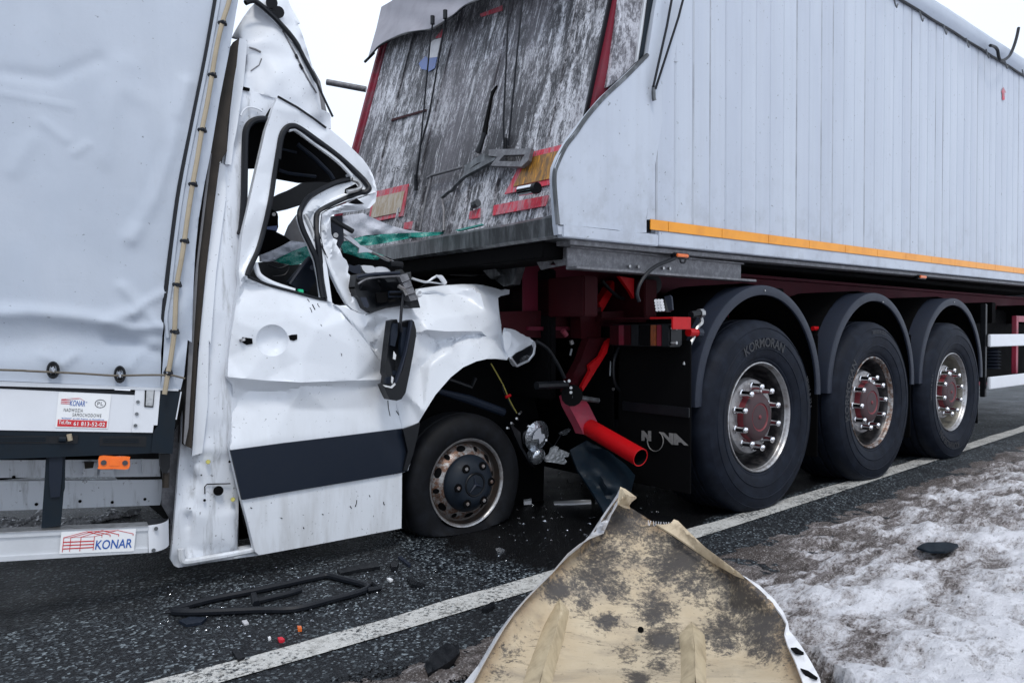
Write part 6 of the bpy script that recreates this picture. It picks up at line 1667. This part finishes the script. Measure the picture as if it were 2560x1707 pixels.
# torn fibreglass panel, inside up
s_ = (.36 - .10) / .95
FP = plane(Vector((0, 1.95, .10)), Vector((0, -s_, 1)))
tag_l = 'torn cream and white fibreglass panel with mould stains lying by the road line'
body = cH((1045, 150), (1062, 175), (1115, 205), (1180, 245), (1250, 290), (1285, 308), (1330, 305), (1362, 296), (1375, 278), (1400, 290), (1450, 345), (1550, 440), (1680, 540), (1790, 615), (1880, 690), (1960, 770), (2010, 840), (2035, 890), (2022, 950), (2040, 1010), (2080, 1100), (2120, 1210), (2160, 1330), (2210, 1500), (300, 1500), (60, 1500), (150, 1330), (195, 1235), (260, 1110), (310, 1010), (385, 890), (500, 745), (590, 655), (690, 560), (760, 480), (880, 385), (940, 300), (1000, 210))
def ridge(u, v, a, b, w, h):
    d = segd((u, v), a, b)
    return h * max(0, 1 - (d / w) ** 1.6) if d < w else 0
R1 = (cH((705, 745)), cH((520, 1400))); R2 = (cH((1480, 890)), cH((1490, 1500)))
pfac = Facet([(*cH(p), o) for p, o in (((1060, 160), .10), ((1000, 260), .04), ((700, 560), .05), ((500, 760), .05), ((330, 1000), .04), ((200, 1240), .03), ((1240, 300), .03), ((1380, 300), .05), ((1790, 620), .09), ((2000, 850), .06), ((2040, 1000), .05), ((2130, 1240), .05), ((1500, 450), .03), ((1700, 620), .02), ((1150, 450), .0), ((1000, 700), -.01), ((1300, 700), -.02), ((1700, 800), -.02), ((1100, 1000), -.03), ((600, 900), -.01), ((1800, 1100), -.02), ((1350, 400), .015), ((850, 480), .0))])
def poff(u, v):
    o = pfac(u, v)
    k1 = min(1, max(0, (v - R1[0][1]) / 60)); k2 = min(1, max(0, (v - R2[0][1] + 6) / 50))
    x0, y0 = (u - 1100) * 2.352 / 1000, (v - 1180) * 2.352 / 1000
    # moulded pad around the right rib
    hx = (u - 1100) * 2.352; hy = (v - 1180) * 2.352
    if 1235 < hx < 1760 and hy > 930: o += .008
    if hx < 920 and hy > 735 and hx > 420: o += .005
    return o + .003 * noise.noise(Vector((u * .03, v * .03, 0)))
BPANEL = tag(obj('fibreglass_panel', sheet(body, FP, poff, .006, step=8, relax=1), CREAM, None, 50), tag_l, 'broken panel')
MOULD = [(1060, 290, 110, 1), (970, 470, 120, .9), (900, 620, 130, .9), (1010, 690, 80, .8), (1150, 500, 70, .5), (1400, 520, 150, 1), (1500, 640, 130, .8), (1700, 640, 120, .8), (1800, 760, 130, 1), (1880, 900, 130, 1), (1700, 880, 100, .8), (1250, 760, 90, .7), (1330, 800, 60, .8), (985, 870, 50, 1.1), (1250, 835, 60, .9), (1320, 990, 90, .9), (1290, 1130, 70, .7), (1650, 980, 100, .9), (1920, 1000, 100, .9), (680, 680, 70, 1.2), (840, 780, 50, .8), (400, 1070, 50, .6), (360, 1160, 60, .6), (1160, 1220, 60, 1), (1190, 660, 60, .2), (2010, 1100, 60, .6), (1100, 1080, 60, .5)]
me = BPANEL.data
mo, ri = [], []
for vx in me.vertices:
    u, v = proj(WM[BPANEL] @ vx.co)
    hx, hy = (u - 1100) * 2.352, (v - 1180) * 2.352
    m = max(w * math.exp(-((hx - x) / (r * 1.5)) ** 2 - ((hy - y) / (r * 1.15)) ** 2) for x, y, r, w in MOULD)
    mo.append(m)
    d = min(segd((u, v), body[i][:2], body[(i + 1) % len(body)][:2]) for i in range(len(body)))
    ri.append(max(0.0, 1 - d / 45))
for nm, vals in (('mould', mo), ('rim_stain', ri)):
    at = me.attributes.new(nm, 'FLOAT', 'POINT'); at.data.foreach_set('value', vals)
def rib(apex, left, right, h):
    """a moulded stiffening rib, ridged along its middle"""
    L = [apex] + left; R = [apex] + right
    def f(u, v):
        ul = float(np.interp(v, [p[1] for p in L], [p[0] for p in L])); ur = float(np.interp(v, [p[1] for p in R], [p[0] for p in R]))
        hw = max(1e-3, (ur - ul) / 2); um = ul + hw * 1.15; k = min(1.0, (v - apex[1]) / 55)
        d = (um - u) / (um - ul + 1e-6) if u < um else (u - um) / (ur - um + 1e-6)
        return poff(u, v) - .004 + h * max(0, k) ** .7 * max(0.0, 1 - d) ** .85 + .003 * noise.noise(Vector((u * .08, v * .03, 5)))
    out = [apex] + right + left[::-1]
    mid = [apex] + [((a[0] + b[0]) / 2 + (b[0] - a[0]) * .07, (a[1] + b[1]) / 2) for a, b in zip(left, right)]
    return obj('stiffening_rib', sheet(out, FP, f, .004, step=5, lines=[mid]), RIBM, BPANEL, 60)
RIBM = plain('shaded_rib_cream', (.50, .41, .27), .55, 0, .75, (.22, .17, .11), 16, .4)  # browner mottling than the panel, standing in for the ribs' shading
rib(cH((700, 735)), cH((612, 890), (560, 1020), (500, 1180), (405, 1480)), cH((765, 815), (735, 960), (690, 1130), (600, 1480)), .060)
rib(cH((1478, 872)), cH((1398, 955), (1412, 1060), (1412, 1180), (1400, 1480)), cH((1560, 955), (1568, 1060), (1568, 1180), (1580, 1480)), .065)
lo_ = cH((1062, 85), (1040, 130), (1000, 190), (945, 270), (880, 370), (800, 455), (700, 545), (600, 640), (540, 700), (480, 765), (400, 860), (330, 955), (280, 1040), (230, 1125), (140, 1240), (60, 1360), (-20, 1500))
li_ = cH((40, 1500), (120, 1360), (192, 1240), (250, 1130), (300, 1040), (380, 905), (440, 820), (500, 748), (580, 664), (660, 585), (750, 478), (815, 425), (880, 383), (962, 350), (985, 300), (1010, 240), (1045, 182), (1068, 130))
fl2 = Facet([(p[0], p[1], .035) for p in lo_] + [(p[0], p[1], pfac(*p) + .035) for p in li_] + [(*cH((960, 300)), .12), (*cH((920, 330)), .06)])
obj('white_edge', sheet(lo_ + li_, FP, fl2, .006, step=9, relax=0), SKIN, BPANEL, 40)
obj('torn_tip', sheet(cH((1060, 85), (1090, 98), (1155, 145), (1128, 165), (1112, 190), (1118, 208), (1085, 200), (1044, 180), (1052, 120)), FP, Facet([(*cH((1060, 85)), .16), (*cH((1155, 145)), .12), (*cH((1115, 200)), .10), (*cH((1045, 180)), .13), (*cH((1095, 130)), .17)]), .006, step=5), CREAMF, BPANEL, 30)
obj('torn_flange', sheet(cH((1375, 276), (1400, 285), (1460, 345), (1560, 440), (1700, 545), (1760, 590), (1790, 618), (1740, 600), (1600, 520), (1480, 440), (1370, 365), (1270, 305), (1325, 306), (1360, 296)), FP, lambda u, v: pfac(u, v) + .03, .006, step=8), CREAMF, BPANEL, 40)
obj('flange_crease', tube([FP(*p, pfac(*p) + .022) for p in cr(cH((1262, 305), (1370, 372), (1480, 445), (1600, 522), (1740, 602), (1785, 622)), 3, False)], .004, 5), DARK, BPANEL)
ro = cH((1775, 605), (1800, 615), (1880, 665), (1965, 745), (2020, 820), (2046, 880), (2055, 930), (2080, 960), (2125, 1020), (2180, 1110), (2232, 1205), (2260, 1330), (2290, 1500), (2210, 1500), (2170, 1340), (2128, 1215), (2085, 1100), (2042, 1010), (2024, 950), (2036, 890), (2008, 838), (1955, 768), (1875, 692))
obj('white_edge', sheet(ro, FP, lambda u, v: .07 + .01 * noise.noise(Vector((u * .05, v * .05, 0))), .006, step=9), SKIN, BPANEL, 40)
for q in (cH((2062, 1030), (2095, 1028), (2140, 1058), (2138, 1068), (2090, 1060)), cH((2120, 1150), (2165, 1165), (2222, 1205), (2215, 1214), (2150, 1190))):
    obj('edge_split', sheet(q, FP, .078, .004), DARK, BPANEL, 0)
obj('torn_fibres', join(*[tube([FP(*cH((1225 + 15 * i, 282 + 3.0 * i - .2 * i * i)), .05), FP(*cH((1222 + 15.6 * i + random.uniform(-8, 8), 300 + 3.0 * i - .2 * i * i + random.uniform(2, 16))), .06)], .0012, 4) for i in range(10)]), SKIN, BPANEL, 0)['kind'] = 'stuff'
obj('panel_bolt', tube([FP(*cH((1180, 925)), .0), FP(*cH((1180, 925)), .014)], .009, 8), DARK, BPANEL)

# window rubber lying on the asphalt
gz_ = plane(Vector((0, 0, .014)), Vector((0, 0, 1)))
WR = tag(obj('window_rubber', tube([gz_(*p) for p in cr(cI((70, 560), (150, 530), (330, 485), (520, 448), (720, 405), (900, 366), (960, 360), (1060, 385), (1150, 408), (1178, 428), (1120, 455), (950, 500), (760, 548), (560, 552), (320, 562), (180, 566)), 3)], .0125, 8, True), SEAL, None), 'bent black window rubber lying on the asphalt beside the van', 'window seal')
obj('rubber_lip', tube([gz_(*p) for p in cI((30, 566), (90, 562), (160, 545))], [.004, .010, .008], 6), SEAL, WR)
obj('rubber_lip', tube([gz_(*p) for p in cI((1165, 405), (1205, 402), (1242, 430), (1175, 440))], .010, 6), SEAL, WR)
obj('cross_bar', tube([gz_(*p) for p in cr(cI((545, 505), (640, 482), (740, 458), (795, 440)), 3, False)], .011, 8), SEAL, WR)
obj('bar_clip', tube([gz_(*p) for p in cI((530, 470), (545, 520))], .014, 6), SEAL, WR)

def shard(name, label, cat, pts, h, mat, group=None):
    hp = plane(Vector((0, 0, h)), Vector((0, 0, 1)))
    return tag(obj(name, sheet(pts, hp, (lambda u, v: .25 * h * noise.noise(Vector((u * .11, v * .19, h)))) if h < .05 else (lambda u, v: .004 * noise.noise(Vector((u * .05, v * .09, h)))), min(h * .9, .02) if h < .1 else .008, nrm=Vector((0, 0, 1)), step=9), mat, None, 30), label, cat, group)
G_ = 'black plastic shards on the road'
shard('plastic_shard', 'flat black shard just under the left end of the window rubber', 'shard', cI((105, 610), (170, 588), (265, 592), (235, 620), (150, 634)), .010, NAVY, G_)
shard('plastic_shard', 'long thin black strip with glass crumbs just below the van door', 'shard', cI((1000, 322), (1100, 300), (1220, 275), (1245, 305), (1130, 320), (1020, 345)), .014, BLACK, G_)
shard('plastic_shard', 'small round black lump behind the tip of the window rubber', 'shard', cI((1298, 285), (1325, 275), (1350, 285), (1340, 308), (1310, 308)), .02, BLACK, G_)
shard('plastic_shard', 'thin grey sliver standing beside the small black lump', 'shard', cI((1345, 250), (1362, 246), (1418, 290), (1405, 298)), .012, FENDER, G_)
shard('plastic_shard', 'small jagged black chip right of the window rubber', 'shard', cI((1395, 375), (1425, 360), (1445, 385), (1500, 405), (1470, 415), (1420, 405)), .014, BLACK, G_)
shard('plastic_shard', 'small black square chip touching the upper edge of the white line at left', 'shard', cI((408, 780), (440, 770), (480, 815), (440, 830)), .012, BLACK, G_)
shard('plastic_shard', 'small black chip touching the lower edge of the white line', 'shard', cI((1818, 545), (1865, 510), (1890, 500), (1892, 525), (1850, 550)), .014, BLACK, G_)
shard('plastic_shard', 'large folded black plastic piece between the white line and the cream panel', 'shard', cI((1490, 868), (1540, 790), (1620, 735), (1690, 752), (1695, 790), (1640, 840), (1575, 880), (1515, 910)), .022, BLACK, G_)
shard('plastic_shard', 'dark rounded plate lying alone on the snow at right', 'shard', cY((1450, 430), (1490, 400), (1540, 385), (1700, 382), (1790, 398), (1800, 415), (1750, 445), (1690, 462), (1560, 460)), .112, STEELB, G_)
shard('red_chip', 'bright red lens chip on the asphalt above the white line', 'chip', cI((665, 705), (690, 703), (705, 715), (690, 722), (672, 720)), .010, REDX)
shard('pink_chip', 'small pinkish orange chip on the asphalt above the red chip', 'chip', cI((775, 640), (798, 640), (802, 655), (780, 656)), .012, LAMPO)
shard('paper_scrap', 'pale blue scrap on the asphalt below the window rubber', 'scrap', cI((462, 612), (490, 606), (502, 625), (478, 632)), .006, FLAGW)
shard('white_chip', 'tiny white chip left of the pinkish chip', 'chip', cI((610, 704), (622, 698), (628, 708), (614, 714)), .008, PAPER)
shard('glass_shard', 'shining glass shard on the black wet road before the cream panel', 'shard', cI((1895, 205), (1920, 198), (1950, 212), (1930, 224), (1905, 222)), .012, LENS)
shard('white_chip', 'small white shard right of the window rubber', 'chip', cI((1282, 372), (1300, 368), (1318, 378), (1300, 386)), .008, PAPER)
shard('metal_strip', 'long pale metal strip on the dark road under the trailer', 'strip', cS((470, 1545), (620, 1535), (775, 1530), (778, 1552), (640, 1560), (475, 1562)), .012, ALU)
shard('metal_strip', 'short pale metal strip right of the long strip under the trailer', 'strip', cS((808, 1532), (885, 1528), (886, 1545), (810, 1552)), .012, GRIME)
shard('plastic_clip', 'small greenish white clip behind the flat tyre on the dark road', 'clip', cS((222, 1515), (285, 1508), (290, 1540), (228, 1545)), .03, PAPER)
shard('white_chip', 'tiny white sliver on the black road below the lettered mudflap', 'chip', cS((1335, 1352), (1395, 1352), (1390, 1362), (1340, 1362)), .006, PAPER)

# crumbs of broken glass and grit, too many to count
def crumbs(name, zone, count, size, mat, dens=None):
    V, F = [], []
    us = [p[0] for p in zone]; vs = [p[1] for p in zone]
    k = 0
    while k < count:
        u, v = random.uniform(min(us), max(us)), random.uniform(min(vs), max(vs))
        if not inside((u, v), zone): continue
        k += 1
        c = GR(u, v); s = size * random.uniform(.4, 1.5)
        b = len(V)
        for j in range(4):
            a = random.uniform(0, math.tau)
            V.append(c + Vector((s * math.cos(a + j * 1.57), s * math.sin(a + j * 1.57), random.uniform(.001, s * .9))))
        V.append(c + Vector((0, 0, s * random.uniform(.6, 1.3))))
        F += [(b + j, b + (j + 1) % 4, b + 4) for j in range(4)]
    o = obj(name, (V, F), mat, None, 0)
    return tag(o, kind='stuff')
crumbs('glass_crumbs', cI((0, 420), (500, 330), (1000, 260), (1600, 300), (2000, 200), (2050, 380), (1400, 560), (900, 690), (200, 840), (0, 860)), 750, .0036, LENS)
crumbs('glass_crumbs', cS((0, 1568), (500, 1300), (900, 1400), (1400, 1330), (1300, 1700), (600, 1900), (0, 1900)), 160, .008, LENS)
crumbs('ice_crumbs', cN((15, 600), (200, 610), (420, 600), (510, 480), (512, 690), (300, 715), (10, 715)), 420, .018, SKIN)
crumbs('ice_crumbs', cN((750, 600), (900, 600), (1060, 590), (1230, 570), (1340, 478), (1400, 510), (1500, 525), (1680, 480), (1690, 520), (1450, 570), (1100, 640), (880, 665), (760, 665)), 420, .016, SKIN)
crumbs('grit', cI((900, 966), (1150, 900), (1500, 850), (1750, 780), (1760, 966)), 500, .004, DARK)
